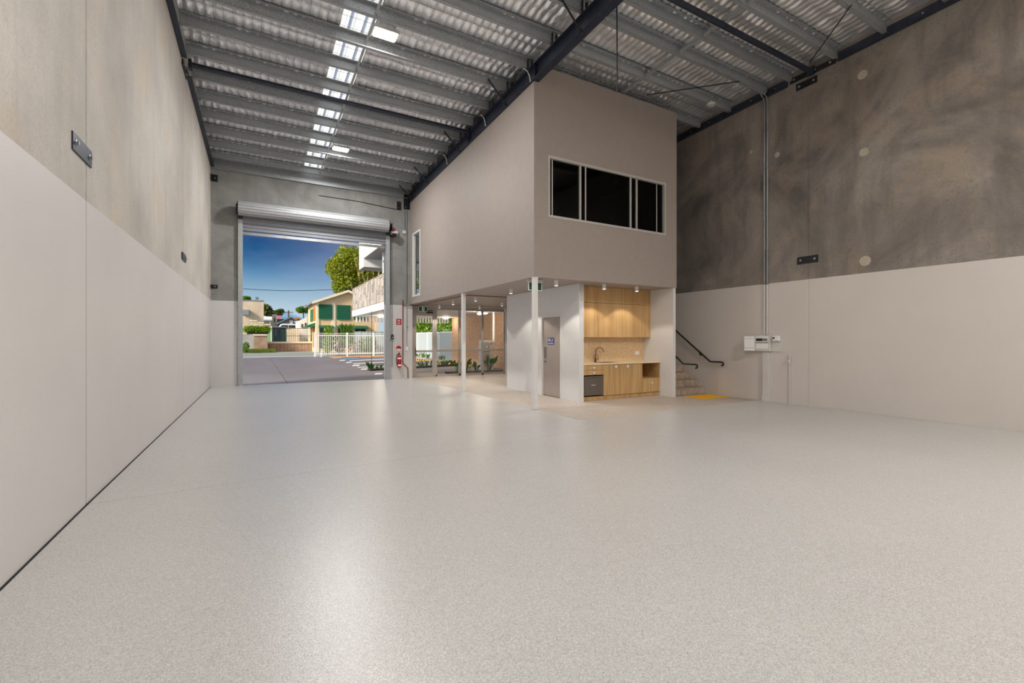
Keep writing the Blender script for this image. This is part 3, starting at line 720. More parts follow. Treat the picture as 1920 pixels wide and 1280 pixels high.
m = MB().box(BX0 + 0.12, BX1 - 0.12, yb_, YB, 5.9, 5.95)
struct('ceiling_office', m, M['taupe'])
# dim timber panelled partition inside the office, seen through the glass
struct('wall_office_partition', MB().box(BX0 + 0.14, BX1 - 0.14, 13.0, 13.08, BZ + 0.2, 5.9), M['oak_dark'])

# front sliding window
w = struct('window_1', loc=((FX0 + FX1) / 2, BY0, FZ0), label='long white-framed sliding window in the mezzanine front')
f = 0.055; yw0, yw1 = BY0 - 0.012, BY0 + 0.10
build(MB().box(FX0, FX1, yw0, yw1, FZ1 - f, FZ1), 'head', M['alu_pale'], w); build(MB().box(FX0, FX1, yw0, yw1, FZ0, FZ0 + f), 'sill', M['alu_pale'], w)
build(MB().box(FX0, FX0 + f, yw0, yw1, FZ0 + f, FZ1 - f), 'jamb', M['alu_pale'], w); build(MB().box(FX1 - f, FX1, yw0, yw1, FZ0 + f, FZ1 - f), 'jamb', M['alu_pale'], w)
for x, wd_, yy in ((5.62, 0.03, 0.05), (6.36, 0.045, 0.01), (6.52, 0.035, 0.03), (7.88, 0.045, 0.01), (8.10, 0.045, 0.03), (8.80, 0.025, 0.05)):
    build(MB().box(x - wd_ / 2, x + wd_ / 2, BY0 + yy, BY0 + yy + 0.035, FZ0 + f, FZ1 - f), 'stile', M['alu_pale'], w)
for a, b, yy in ((FX0 + f, 6.52, 0.055), (6.36, 7.88, 0.035), (7.88, FX1 - f, 0.055)):
    build(MB().box(a, b, BY0 + yy, BY0 + yy + 0.006, FZ0 + f, FZ1 - f), 'pane', M['pane_tone'], w)
# left narrow window
w = struct('window_2', loc=(BX0, (WY0 + WY1) / 2, WZ0), label='tall narrow white-framed window in the mezzanine side near the end wall')
xw0, xw1 = BX0 - 0.012, BX0 + 0.10
build(MB().box(xw0, xw1, WY0, WY1, WZ1 - f, WZ1), 'head', M['white_metal'], w); build(MB().box(xw0, xw1, WY0, WY1, WZ0, WZ0 + f), 'sill', M['white_metal'], w)
build(MB().box(xw0, xw1, WY0, WY0 + f, WZ0 + f, WZ1 - f), 'jamb', M['white_metal'], w); build(MB().box(xw0, xw1, WY1 - f, WY1, WZ0 + f, WZ1 - f), 'jamb', M['white_metal'], w)
build(MB().box(BX0 + 0.04, BX0 + 0.046, WY0 + f, WY1 - f, WZ0 + f, WZ1 - f), 'pane', M['glass'], w)
# office window in the end wall
w = struct('window_3', loc=(6.9, YB + 0.1, 3.02), label='office window in the end wall seen through the narrow window')
for x in (5.265, 6.4, 7.5, 8.57): build(MB().box(x - 0.025, x + 0.025, YB + 0.08, YB + 0.14, 3.06, 5.56), 'mullion', M['alu'], w)
build(MB().box(5.24, 8.6, YB + 0.08, YB + 0.14, 3.02, 3.06), 'sill', M['alu'], w); build(MB().box(5.24, 8.6, YB + 0.08, YB + 0.14, 5.56, 5.6), 'head', M['alu'], w); build(MB().box(5.24, 8.6, YB + 0.06, YB + 0.14, 4.42, 4.48), 'transom', M['alu'], w)
for a, b in ((5.29, 6.375), (6.425, 7.475), (7.525, 8.545)): build(MB().box(a, b, YB + 0.105, YB + 0.111, 3.06, 5.56), 'pane', M['glass'], w)

# steel posts
for (x, y, lab) in ((5.175, 8.205, 'white square steel post at the mezzanine front corner'), (5.195, 12.07, 'white square steel post midway under the mezzanine side')):
    t = thing('steel_post', (x, y, 0), lab, 'post', 'white posts under the mezzanine')
    build(MB().box(x - 0.05, x + 0.05, y - 0.05, y + 0.05, 0.0, BZ), 'shaft', M['white_metal'], t, bevel=0.008)
    build(MB().box(x - 0.06, x + 0.06, y - 0.06, y + 0.06, BZ - 0.012, BZ - 0.002), 'cap_plate', M['white_metal'], t)

# ---- amenities block: left wall with a door
AX, AY0, AY1 = 6.66, 8.60, 12.15
DY0, DY1, DZ = 9.36, 10.20, 2.06
m = MB(); ax1 = AX + 0.14
m.box(AX, ax1, AY0, DY0 - 0.04, 0, BZ); m.box(AX, ax1, DY0 - 0.04, DY1 + 0.04, DZ + 0.04, BZ); m.box(AX, ax1, DY1 + 0.04, AY1, 0, BZ)
struct('wall_amenities_left', m, M['white_paint'], label='white amenities wall with the restroom door')
struct('wall_amenities_rear', MB().box(ax1, 9.37, AY1 - 0.1, AY1, 0, BZ), M['white_paint'])
struct('wall_kitchen_back', MB().box(ax1, 9.37, 9.22, 9.30, 0, BZ), M['white_paint'])
struct('wall_stair', MB().box(9.37, BX1, BY0 + 0.03, 17.0, 0, BZ), M['white_paint'], label='white pier and wall between kitchenette and stair')
struct('trim_1', MB().box(AX + 0.02, ax1, AY0 - 0.006, AY0, 2.40, BZ), M['grey_pale'])
d = struct('door_1', loc=(AX, (DY0 + DY1) / 2, 0), label='taupe restroom door in white amenities wall')
build(MB().box(AX - 0.012, ax1 + 0.01, DY0 - 0.04, DY0, 0, DZ + 0.04), 'door_frame', M['white_metal'], d)
build(MB().box(AX - 0.012, ax1 + 0.01, DY1, DY1 + 0.04, 0, DZ + 0.04), 'door_frame', M['white_metal'], d)
build(MB().box(AX - 0.012, ax1 + 0.01, DY0, DY1, DZ, DZ + 0.04), 'door_frame', M['white_metal'], d)
leaf = build(MB().box(AX + 0.05, AX + 0.085, DY0 + 0.003, DY1 - 0.003, 0.012, DZ - 0.003), 'door_leaf', M['door_paint'], d)
build(MB().box(AX + 0.044, AX + 0.05, DY1 - 0.14, DY1 - 0.03, 0.98, 1.28), 'push_plate', M['stainless'], leaf)
build(MB().lathe((AX + 0.05, DY1 - 0.085, 0.9), [(0.026, 0), (0.026, -0.02), (0.018, -0.03)], 14, 'x'), 'lock_cylinder', M['stainless'], leaf)
build(MB().box(AX + 0.05, AX + 0.085, DY0 + 0.003, DY1 - 0.003, 0.0, 0.01), 'threshold', M['gap'], d)

# restroom sign on the door
def sign_root(name, loc, label, cat='sign'): return thing(name, loc, label, cat)
SY0, SY1, SZ0, SZ1 = 9.70, 9.99, 1.35, 1.535
t = sign_root('restroom_sign', (AX + 0.048, 9.86, SZ0), 'small blue restroom sign with white pictograms on taupe door')
xs = AX + 0.049
build(MB().box(xs - 0.004, xs, SY0, SY1, SZ0, SZ1), 'plate', M['blue_sign'], t)
def fig(yc, skirt=False, par=t):
    m = MB(); x0, x1 = xs - 0.006, xs - 0.004; zb_ = SZ0 + 0.07
    m.lathe((x0, yc, zb_ + 0.092), [(0.011, 0), (0.011, 0.002)], 10, 'x')
    if skirt: m.prism([(yc - 0.008, zb_ + 0.078), (yc + 0.008, zb_ + 0.078), (yc + 0.022, zb_ + 0.032), (yc - 0.022, zb_ + 0.032)], 'x', x0, x1); m.box(x0, x1, yc - 0.012, yc - 0.003, zb_, zb_ + 0.033); m.box(x0, x1, yc + 0.003, yc + 0.012, zb_, zb_ + 0.033)
    else: m.box(x0, x1, yc - 0.014, yc + 0.014, zb_ + 0.034, zb_ + 0.079); m.box(x0, x1, yc - 0.012, yc - 0.002, zb_, zb_ + 0.035); m.box(x0, x1, yc + 0.002, yc + 0.012, zb_, zb_ + 0.035)
    build(m, 'pictogram', M['white_print'], par)
fig(SY1 - 0.035, False); fig(SY1 - 0.09, True)
m = MB(); yc = SY1 - 0.15; x0, x1 = xs - 0.006, xs - 0.004; z0 = SZ0 + 0.07
m.lathe((x0, yc, z0 + 0.095), [(0.010, 0), (0.010, 0.002)], 10, 'x'); m.box(x0, x1, yc - 0.006, yc + 0.006, z0 + 0.04, z0 + 0.084); m.box(x0, x1, yc - 0.03, yc + 0.004, z0 + 0.032, z0 + 0.042); m.box(x0, x1, yc - 0.034, yc - 0.026, z0, z0 + 0.04)
for k in range(10):
    a0 = PI * 0.55 + k * 0.36; r = 0.024
    m.box(x0, x1, yc + r * math.cos(a0) - 0.004, yc + r * math.cos(a0) + 0.004, z0 + 0.022 + r * math.sin(a0) - 0.004, z0 + 0.022 + r * math.sin(a0) + 0.004)
build(m, 'pictogram', M['white_print'], t)
m = MB(); yc = SY0 + 0.05
m.prism([(yc + 0.03, z0 + 0.05), (yc - 0.005, z0 + 0.10), (yc - 0.02, z0 + 0.10), (yc + 0.012, z0 + 0.05), (yc - 0.008, z0), (yc + 0.01, z0)], 'x', x0, x1); build(m, 'arrow', M['white_print'], t)
m = MB(); yc = SY1 - 0.02
for k, ww in enumerate((.012, .02, .014, .02, .01, .02, .016, .012, .02, .014, .018)):
    m.box(x0, x1, yc - ww, yc, SZ0 + 0.022, SZ0 + 0.044); yc -= ww + 0.006
build(m, 'caption_line', M['white_print'], t)

# ---- kitchenette
KX0, KX1, KY, KB = ax1, 9.37, 8.62, 9.22
X = [KX0 + 0.004, 7.29, 7.70, 8.05, 8.71, KX1 - 0.006]
kx = lambda u, v=700: at(u, v, KY)[0]
X[1], X[4] = kx(1131.5), kx(1203.5); X[2] = kx(1153.0); X[3] = (kx(1154) + kx(1176)) / 2 + 0.0
TOP = 0.868
def knob(x, y, z, par, kind):
    m = MB()
    if kind == 'cup':      # half-round cup pull
        pts = [(x + 0.035 * math.cos(a), z + 0.0 - 0.04 * math.sin(a)) for a in np.linspace(0, PI, 9)]
        m.prism(pts, 'y', y - 0.022, y)
    else:
        m.lathe((x, y, z), [(0.012, 0), (0.012, -0.012), (0.034, -0.014), (0.034, -0.024), (0.012, -0.026)], 16, 'y')
    return build(m, 'knob', M['white_metal'], par, smooth=False)
def carcass(name, x0, x1, z0, z1, label, back=KB - 0.005, openf=True):
    t = thing(name, ((x0 + x1) / 2, KY + 0.3, z0), label, 'cabinet')
    return t
# drawers above the fridge
t = carcass('drawer_cabinet', X[0], X[1], 0.62, TOP, 'oak veneer two-drawer unit above the dark bar fridge')
build(MB().box(X[0], X[1], KY + 0.02, KB - 0.005, 0.625, TOP - 0.002), 'carcass', M['oak'], t)
for z0, z1 in ((0.745, TOP - 0.006), (0.628, 0.741)):
    dr = build(MB().box(X[0] + 0.002, X[1] - 0.002, KY, KY + 0.018, z0, z1), 'drawer_front', M['oak'], t)
    knob((X[0] + X[1]) / 2, KY, (z0 + z1) / 2 + 0.015, dr, 'cup')
# fridge
t = thing('bar_fridge', ((X[0] + X[1]) / 2, 8.9, 0.12), 'dark stainless bar fridge under the oak drawers', 'fridge')
build(MB().box(X[0] + 0.02, X[1] - 0.012, KY + 0.03, KB - 0.02, 0.13, 0.60), 'body', M['black'], t)
dr = build(MB().box(X[0] + 0.022, X[1] - 0.014, KY - 0.012, KY + 0.026, 0.135, 0.555), 'door', M['fridge'], t, bevel=0.006)
build(MB().box(X[0] + 0.022, X[1] - 0.014, KY - 0.006, KY + 0.026, 0.562, 0.598), 'top_strip', M['fridge'], t)
m = MB(); xx = (X[0] + X[1]) / 2 - 0.07
for ww in (.018, .01, .014, .012, .02, .012): m.box(xx, xx + ww, KY - 0.014, KY - 0.012, 0.375, 0.39); xx += ww + 0.006
build(m, 'badge', M['white_print'], dr)
# sink cupboard with two doors
t = carcass('sink_cabinet', X[1], X[4], 0.1, TOP, 'oak veneer sink cupboard with two doors and round white knobs')
build(MB().box(X[1] + 0.002, X[4] - 0.002, KY + 0.02, KB - 0.005, 0.105, 0.66), 'carcass', M['oak'], t)
xm = (X[1] + X[4]) / 2 + 0.02
build(MB().box(X[1] + 0.002, X[1] + 0.035, KY, KY + 0.018, 0.11, TOP - 0.006), 'filler_panel', M['oak'], t)
for x0, x1, kn in ((X[1] + 0.038, xm - 0.002, kx(1154)), (xm + 0.001, X[4] - 0.002, kx(1176))):
    dr = build(MB().box(x0, x1, KY, KY + 0.018, 0.11, TOP - 0.006), 'door', M['oak'], t)
    knob(kn, KY, 0.805, dr, 'round')
# niche cabinet with a drawer
t = carcass('niche_cabinet', X[4], X[5], 0.1, TOP, 'oak veneer cabinet with open microwave niche over one drawer')
nz = 0.475
build(MB().box(X[4] + 0.001, X[4] + 0.02, KY, KB - 0.005, 0.105, TOP - 0.002), 'side_panel', M['oak'], t); build(MB().box(X[5] - 0.018, X[5], KY, KB - 0.005, 0.105, TOP - 0.002), 'side_panel', M['oak'], t)
build(MB().box(X[4] + 0.02, X[5] - 0.018, KY, KB - 0.02, nz - 0.02, nz), 'shelf', M['oak'], t); build(MB().box(X[4] + 0.02, X[5] - 0.018, KB - 0.02, KB - 0.006, 0.105, TOP - 0.002), 'back_panel', M['oak_dark'], t)
dr = build(MB().box(X[4] + 0.021, X[5] - 0.019, KY, KY + 0.018, 0.11, nz - 0.023), 'drawer_front', M['oak'], t); knob((X[4] + X[5]) / 2 + 0.02, KY, 0.36, dr, 'cup')
# kick board
k = build(MB().box(KX0 + 0.003, KX1 - 0.003, KY + 0.04, KY + 0.056, 0.0, 0.1), 'kickboard', M['oak']); tag(k, 'recessed oak kickboard along the floor under the kitchenette', 'kickboard')
# worktop with sink
t = thing('worktop', ((KX0 + KX1) / 2, 8.9, TOP), 'cream stone worktop with inset sink over the oak cupboards', 'worktop')
sx0, sx1, sy0, sy1 = X[1] + 0.05, X[1] + 0.62, 8.74, 9.04
m = MB(); z0, z1 = TOP, TOP + 0.034; ya, yc = KY - 0.022, KB - 0.004
for a in ((KX0 + .002, sx0, ya, yc), (sx1, KX1 - .002, ya, yc), (sx0, sx1, ya, sy0), (sx0, sx1, sy1, yc)): m.box(a[0], a[1], a[2], a[3], z0, z1)
build(m, 'slab', M['stone_top'], t)
m = MB(); m.box(sx0, sx1, sy0, sy1, 0.68, 0.685); m.box(sx0, sx0 + .004, sy0, sy1, 0.685, z1 + .002); m.box(sx1 - .004, sx1, sy0, sy1, 0.685, z1 + .002); m.box(sx0 + .004, sx1 - .004, sy0, sy0 + .004, 0.685, z1 + .002); m.box(sx0 + .004, sx1 - .004, sy1 - .004, sy1, 0.685, z1 + .002)
build(m, 'sink_bowl', M['stainless'], t)
# tap
tx, ty, tz = at(1117, 690, 9.12)[0], 9.12, z1
t = thing('kitchen_tap', (tx, ty, tz), 'brushed copper gooseneck tap standing at the sink', 'tap')
build(MB().lathe((tx, ty, tz), [(0.03, 0), (0.03, 0.012), (0.02, 0.02), (0.02, 0.10)], 14), 'tap_base', M['copper_tap'], t, smooth=True)
pts = [(tx, ty, tz + 0.08), (tx, ty, tz + 0.24)] + [(tx + 0.10 - 0.10 * math.cos(a), ty - 0.02 * a, tz + 0.28 + 0.09 * math.sin(a)) for a in np.linspace(0, PI, 9)] + [(tx + 0.205, ty - 0.065, tz + 0.25)]
build(MB().tube(pts, 0.011, 10), 'spout', M['copper_tap'], t, smooth=True)
build(MB().tube([(tx, ty, tz + 0.07), (tx + 0.05, ty - 0.03, tz + 0.085), (tx + 0.06, ty - 0.035, tz + 0.13)], 0.007, 8), 'lever', M['copper_tap'], t, smooth=True)
build(MB().tube([(tx - 0.04, ty, tz), (tx - 0.045, ty, tz + 0.10), (tx - 0.03, ty, tz + 0.18), (tx + 0.03, ty - 0.02, tz + 0.20), (tx + 0.055, ty - 0.03, tz + 0.12), (tx + 0.06, ty - 0.03, tz + 0.05)], 0.007, 8), 'filter_spout', M['copper_tap'], t, smooth=True)
# splashback, outlet
s = build(MB().box(KX0 + 0.003, KX1 - 0.003, KB - 0.012, KB - 0.001, z1 + 0.001, 1.56), 'splashback', M['splash']); tag(s, 'mottled tan stone splashback behind the sink', 'splashback')
t = thing('power_outlet', (9.16, KB - 0.012, 1.06), 'white double power outlet on the tan splashback', 'outlet')
build(MB().box(9.05, 9.20, KB - 0.022, KB - 0.013, 1.07, 1.165), 'plate', M['white_print'], t, bevel=0.004)
for x in (9.09, 9.16): build(MB().box(x - 0.008, x + 0.008, KB - 0.026, KB - 0.022, 1.135, 1.15), 'switch', M['grey_pale'], t)
# overhead cupboards
UY = 8.95
t = thing('overhead_cabinet', ((KX0 + KX1) / 2, UY + .13, 1.54), 'row of oak veneer overhead cupboards lit by two downlights', 'cabinet')
build(MB().box(KX0 + 0.003, KX1 - 0.003, UY + 0.02, KB - 0.014, 1.545, 2.405), 'carcass', M['oak'], t)
n = 4
for i in range(n):
    a, b = KX0 + 0.003 + (KX1 - KX0 - 0.006) * i / n, KX0 + 0.003 + (KX1 - KX0 - 0.006) * (i + 1) / n
    build(MB().box(a + 0.0008, b - 0.0008, UY, UY + 0.018, 1.54, 2.404), 'door', M['oak'], t)
bk = build(MB().box(KX0 + 0.003, KX1 - 0.003, UY + 0.006, KB - 0.014, 2.414, BZ - 0.002), 'bulkhead', M['oak']); tag(bk, 'oak veneer bulkhead panel above the overhead cupboards', 'panel')

# ---- surface downlights
DL = [(5.88, 8.42, 'by the front corner post', 0), (7.27, 8.42, 'over the kitchenette, left of two', 1), (8.33, 8.42, 'over the kitchenette, right of two', 1), (5.85, 10.45, 'beside the amenities wall end', 0),
      (6.05, 13.1, 'behind the middle post', 0), (6.0, 14.85, 'left of the middle post', 0), (7.8, 14.6, 'beside the amenities wall, far one', 0), (7.75, 16.4, 'close above the shopfront glass', 0), (6.2, 16.75, 'by the exit door closer', 0)]
for x, y, wh, k in DL:
    zc = BZ + 0.003
    t = thing('downlight', (x, y, zc - 0.125), 'small white cylinder downlight on lobby soffit, %s' % wh, 'light', 'cylinder downlights under the mezzanine')
    m = MB(); b0 = 0
    m.lathe((x, y, zc - 0.125), [(0.041, 0.022), (0.041, 0), (0.047, 0), (0.047, 0.125)], 20)
    build(m, 'housing', M['white_metal'], t, smooth=True)
    build(MB().lathe((x, y, zc - 0.105), [(0.038, 0), (0.038, -0.012)], 16), 'lens', M['small_lamp'], t)
    ld = bpy.data.lights.new('downlight', 'SPOT'); ld.energy = DOWNLIGHT_W * (0.58 if k else 1.0); ld.spot_size = math.radians(108 if k else 112); ld.spot_blend = 0.22; ld.shadow_soft_size = 0.03; ld.color = (1.0, 0.90, 0.78)
    lo = bpy.data.objects.new('downlight_lamp', ld); lo.location = (0, 0, -0.015); lo.parent = t; COL.objects.link(lo)

# ---- copper pipe under the soffit, exit signs
pz_ = BZ - 0.05
c = build(MB().tube([(4.86, YB - 0.03, pz_), (5.2, YB - 0.06, pz_), (5.32, 16.9, pz_), (5.32, 12.2, pz_), (5.36, 12.12, pz_), (6.62, 12.12, pz_)], 0.016, 8), 'sprinkler_pipe', M['copper'], smooth=True)
tag(c, 'thin copper-red pipe hung under the mezzanine edge toward the amenities wall', 'pipe')
def exit_sign(name, y0, y1, x, z0, label, double):
    pass
# exit sign above the shopfront door (faces the camera)
t = thing('exit_sign', (5.72, 17.2, 2.56), 'green running-man exit sign above the glazed exit door', 'sign', 'exit signs')
build(MB().box(5.51, 5.87, 17.19, 17.23, 2.57, 2.76), 'housing', M['white_print'], t)
build(MB().box(5.525, 5.855, 17.186, 17.19, 2.583, 2.747), 'face', M['green_sign'], t)
def man(xc, zc, y, par, s=1.0):
    m = MB(); a, b = y - 0.003, y
    m.box(xc - 0.05 * s, xc + 0.05 * s, a, b, zc - 0.07 * s, zc + 0.07 * s); build(m, 'door_pictogram', M['white_print'], par)
    m = MB(); a, b = y - 0.006, y - 0.003
    m.lathe((xc + 0.012 * s, a, zc + 0.046 * s), [(0.012 * s, 0), (0.012 * s, 0.003)], 10, 'y')
    for p in ([(-.004, .032), (.016, .03), (.008, -.01), (-.016, -.006)], [(-.016, -.006), (.0, -.008), (.026, -.03), (.016, -.04)], [(-.016, -.006), (-.004, -.01), (-.02, -.044), (-.042, -.05), (-.042, -.042), (-.026, -.038)], [(.014, .03), (.036, .012), (.03, .006), (.01, .022)], [(-.004, .03), (-.03, .016), (-.028, .008), (.0, .02)]):
        m.prism([(xc + q[0] * s, zc + q[1] * s) for q in p], 'y', a, b)
    build(m, 'running_figure', M['green_sign'], par)
man(5.69, 2.665, 17.186, t)
# double-sided exit sign hanging behind the corner post
t = thing('exit_sign', (5.36, 8.50, 2.5), 'hanging green exit sign partly hidden by the corner post', 'sign', 'exit signs')
ea, eb = at(990.5, 530, 8.5)[0], at(1016, 530, 8.5)[0]
build(MB().box(ea - 0.02, eb + 0.02, 8.47, 8.53, BZ - 0.06, BZ - 0.001), 'canopy', M['grey_pale'], t)
build(MB().box(ea, eb, 8.494, 8.506, BZ - 0.25, BZ - 0.06), 'plate', M['white_print'], t)
build(MB().box(ea + 0.02, eb - 0.02, 8.491, 8.494, BZ - 0.235, BZ - 0.075), 'face', M['green_sign'], t)
man((ea + eb) / 2, BZ - 0.155, 8.491, t, 0.95)

# ---- shopfront glazing below the mezzanine
GY0, GY1 = 17.30, 17.38; GT = 2.79
w = struct('window_4', loc=(7.6, 17.34, 0), label='taupe framed shopfront glazing under the mezzanine')
gx = [5.22, 6.10, 6.24, 7.17, 8.22, 9.28]
gx = [at(u, 640, 17.34)[0] for u in (774, 811, 816.5, 861.5, 904.5, 946)]
M5 = (gx[1] + gx[2]) / 2
build(MB().box(gx[0] - 0.05, 9.37, GY0, GY1, GT - 0.13, GT), 'head', M['alu'], w)
build(MB().box(gx[2], 9.37, GY0, GY1, 0.0, 0.075), 'sill', M['alu'], w)
for x, ww in ((gx[0], 0.05), (gx[2], 0.05), (gx[3], 0.04), (gx[4], 0.04), (gx[5], 0.04)):
    build(MB().box(x - ww, x + ww, GY0, GY1, 0, GT - 0.13), 'mullion', M['alu'], w)
for a, b in ((gx[2] + 0.05, gx[3] - 0.04), (gx[3] + 0.04, gx[4] - 0.04), (gx[4] + 0.04, gx[5] - 0.04)):
    build(MB().box(a, b, GY0 + 0.01, GY1 - 0.01, 0.99, 1.06), 'transom', M['alu'], w)
    build(MB().box(a, b, GY0 + 0.035, GY0 + 0.043, 0.075, 0.99), 'pane', M['glass'], w); build(MB().box(a, b, GY0 + 0.035, GY0 + 0.043, 1.06, GT - 0.13), 'pane', M['glass'], w)
struct('wall_glazing_reveal', MB().box(5.10, gx[0] - 0.05, YB + 0.2, GY1, 0, GT), M['alu'])
struct('trim_2', MB().box(5.22, 9.36, YB + 0.2, GY1, GT, 3.02), M['alu'])
d = struct('door_2', loc=((gx[0] + gx[2]) / 2, 17.34, 0), label='glazed taupe framed exit door in the shopfront')
dx0, dx1 = gx[0] + 0.052, gx[2] - 0.052
ST_ = 0.075
build(MB().box(dx0, dx0 + ST_, GY0 + 0.01, GY1 - 0.01, 0.01, 2.50), 'stile', M['alu'], d); build(MB().box(dx1 - ST_, dx1, GY0 + 0.01, GY1 - 0.01, 0.01, 2.50), 'stile', M['alu'], d)
build(MB().box(dx0 + ST_, dx1 - ST_, GY0 + 0.01, GY1 - 0.01, 0.01, 0.16), 'bottom_rail', M['alu'], d); build(MB().box(dx0 + ST_, dx1 - ST_, GY0 + 0.01, GY1 - 0.01, 2.42, 2.50), 'top_rail', M['alu'], d)
build(MB().box(dx0 + ST_, dx1 - ST_, GY0 + 0.01, GY1 - 0.01, 0.97, 1.05), 'mid_rail', M['alu'], d)
build(MB().box(dx0, dx1, GY0 + 0.01, GY1 - 0.01, 2.505, GT - 0.13), 'transom_panel', M['alu'], d)
for a, b in ((0.16, 0.97), (1.05, 2.42)): build(MB().box(dx0 + ST_, dx1 - ST_, GY0 + 0.036, GY0 + 0.044, a, b), 'pane', M['glass'], d)
h = build(MB().tube([(dx0 + 0.035, GY0 - 0.02, 0.85), (dx0 + 0.035, GY0 - 0.035, 0.9), (dx0 + 0.035, GY0 - 0.035, 1.1), (dx0 + 0.035, GY0 - 0.02, 1.15)], 0.012, 8), 'door_handle', M['black'], d)
t = thing('door_closer', (5.98, 17.26, 2.52), 'black door closer arm at the top of the exit door', 'door closer')
build(MB().box(5.86, 6.12, GY0 - 0.05, GY0, 2.515, 2.56), 'body', M['black'], t)
build(MB().tube([(5.93, GY0 - 0.05, 2.565), (5.87, GY0 - 0.16, 2.575), (6.1, GY0 - 0.02, 2.62)], 0.012, 6), 'arm', M['black'], t)

# ---- stairs and handrails
t = struct('trim_3', loc=(10.1, 10.0, 0), label='concrete stair rising between white wall and right wall')
t.name = 'staircase'; t['kind'] = 'thing'; tag(t, 'concrete stair rising between the white pier and the right wall', 'staircase')
RISE, GO, SY = 0.185, 0.250, 8.27
for k in range(15):
    build(MB().box(BX1 + 0.004, XR - 0.004, SY + GO * k, 12.9, RISE * k, RISE * (k + 1)), 'step', M['carpet'], t, bevel=0.012 if k < 6 else 0)
build(MB().box(BX1 + 0.30, BX1 + 0.306, SY - 0.002, SY, 0.0, RISE - 0.01), 'step_joint', M['gap'], t)
def rail(x, wallx, pts, label, ybr):
    t = thing('handrail', (x, pts[-1][0], pts[-1][1]), label, 'handrail', 'stair handrails')
    P3 = [(x, p[0], p[1]) for p in pts]
    build(MB().tube(P3, 0.021, 10), 'rail', M['black'], t, smooth=True)
    for (yy, zz) in ybr:
        build(MB().tube([(x, yy, zz - 0.015), (x, yy, zz - 0.07), (wallx, yy, zz - 0.075)], 0.009, 8), 'bracket', M['black'], t, smooth=True)
        s = -1 if wallx > x else 1
        build(MB().lathe((wallx, yy, zz - 0.075), [(0.032, 0), (0.032, s * 0.008)], 12, 'x'), 'bracket_rose', M['black'], t)
hook = lambda y, z: [(y - 0.045 * math.sin(a) , z - 0.045 + 0.045 * math.cos(a)) for a in np.linspace(0.2, PI * 1.05, 9)]
S_ = 0.745
zt = 0.885; y1_ = 8.08
rail(XR - 0.06, XR, [(12.0, zt + S_ * (12.0 - y1_)), (y1_, zt), (7.73, zt)] + hook(7.73, zt), 'long black handrail on the right wall beside the stair', [(8.42, zt + S_ * (8.42 - y1_)), (10.2, zt + S_ * (10.2 - y1_))])
zt2 = 0.86; y2_ = 8.0
rail(BX1 + 0.075, BX1, [(12.0, zt2 + S_ * (12.0 - y2_)), (y2_, zt2), (7.62, zt2)] + hook(7.62, zt2), 'short-looking black handrail curving out past the white pier', [(8.35, zt2 + S_ * (8.35 - y2_)), (10.2, zt2 + S_ * (10.2 - y2_))])
# tactile pad
t = thing('tactile_pad', (10.15, 7.78, 0), 'yellow tactile warning pad on the floor before the stair', 'floor pad')
px0, px1, py0, py1 = 9.66, 10.70, 7.50, 8.10
for i in range(3):
    for j in range(2):
        a, b = px0 + (px1 - px0) * i / 3, px0 + (px1 - px0) * (i + 1) / 3; c_, d_ = py0 + (py1 - py0) * j / 2, py0 + (py1 - py0) * (j + 1) / 2
        build(MB().box(a + .001, b - .001, c_ + .001, d_ - .001, 0.0, 0.006), 'tile', M['yellow'], t)
m = MB()
for i in range(20):
    for j in range(12):
        xx, yy = px0 + 0.026 + i * (px1 - px0 - 0.05) / 19, py0 + 0.025 + j * 0.05
        m.lathe((xx, yy, 0.006), [(0.015, 0), (0.011, 0.005)], 8)
build(m, 'studs', M['yellow'], t, kind='stuff')

# ================================================================ fittings on the right wall
def plate_x(xw, sg, y0, y1, z0, z1, label, grp):
    t = thing('joint_plate', (xw, (y0 + y1) / 2, z0), label, 'steel plate', grp)
    tilt = 0.0
    build(MB().box(min(xw, xw + sg * 0.014), max(xw, xw + sg * 0.014), y0, y1, z0, z1), 'plate', M['dark_steel'] if sg > 0 else M['black'], t)
    for y in (y0 + 0.07, y1 - 0.07):
        b = build(MB().lathe((xw + sg * 0.014, y, (z0 + z1) / 2), [(0.026, 0), (0.026, sg * 0.004), (0.016, sg * 0.005), (0.016, sg * 0.02)], 8, 'x'), 'bolt', M['bolt'], t)
plate_x(XR, -1, 5.40, 5.84, 3.19, 3.35, 'black bolted joint plate on right wall, lower one above the paint line', 'joint plates on the right wall')
plate_x(XR, -1, 5.42, 5.865, 7.14, 7.29, 'black bolted joint plate on right wall, upper one under the roof', 'joint plates on the right wall')
plate_x(-1.342, 1, 5.10, 5.60, 3.085, 3.235, 'dark bolted joint plate on left wall, nearer and larger looking', 'joint plates on the left wall')
plate_x(-1.283, 1, 11.08, 11.62, 3.09, 3.23, 'dark bolted joint plate on left wall, further along', 'joint plates on the left wall')
for z0, z1, lab in ((3.08, 3.20, 'small dark angle bracket in the left back corner at paint height'), (6.44, 6.66, 'small dark angle bracket in the left back corner under the roof')):
    t = thing('corner_bracket', (-1.15, YB, z0), lab, 'bracket', 'corner brackets')
    build(MB().box(-1.235, -1.05, YB - 0.014, YB - 0.001, z0, z1), 'plate', M['black'], t)
    build(MB().box(-1.235, -1.223, YB - 0.12, YB - 0.014, z0, z1), 'wing', M['black'], t)
    build(MB().lathe((-1.12, YB - 0.014, (z0 + z1) / 2), [(0.02, 0), (0.02, -0.018)], 8, 'y'), 'bolt', M['bolt'], t)
t = thing('corner_bracket', (4.72, YB, 6.35), 'small dark bracket on end wall under the rafter end', 'bracket', 'corner brackets')
build(MB().box(4.62, 4.76, YB - 0.05, YB - 0.001, 6.36, 6.66), 'plate', M['black'], t)
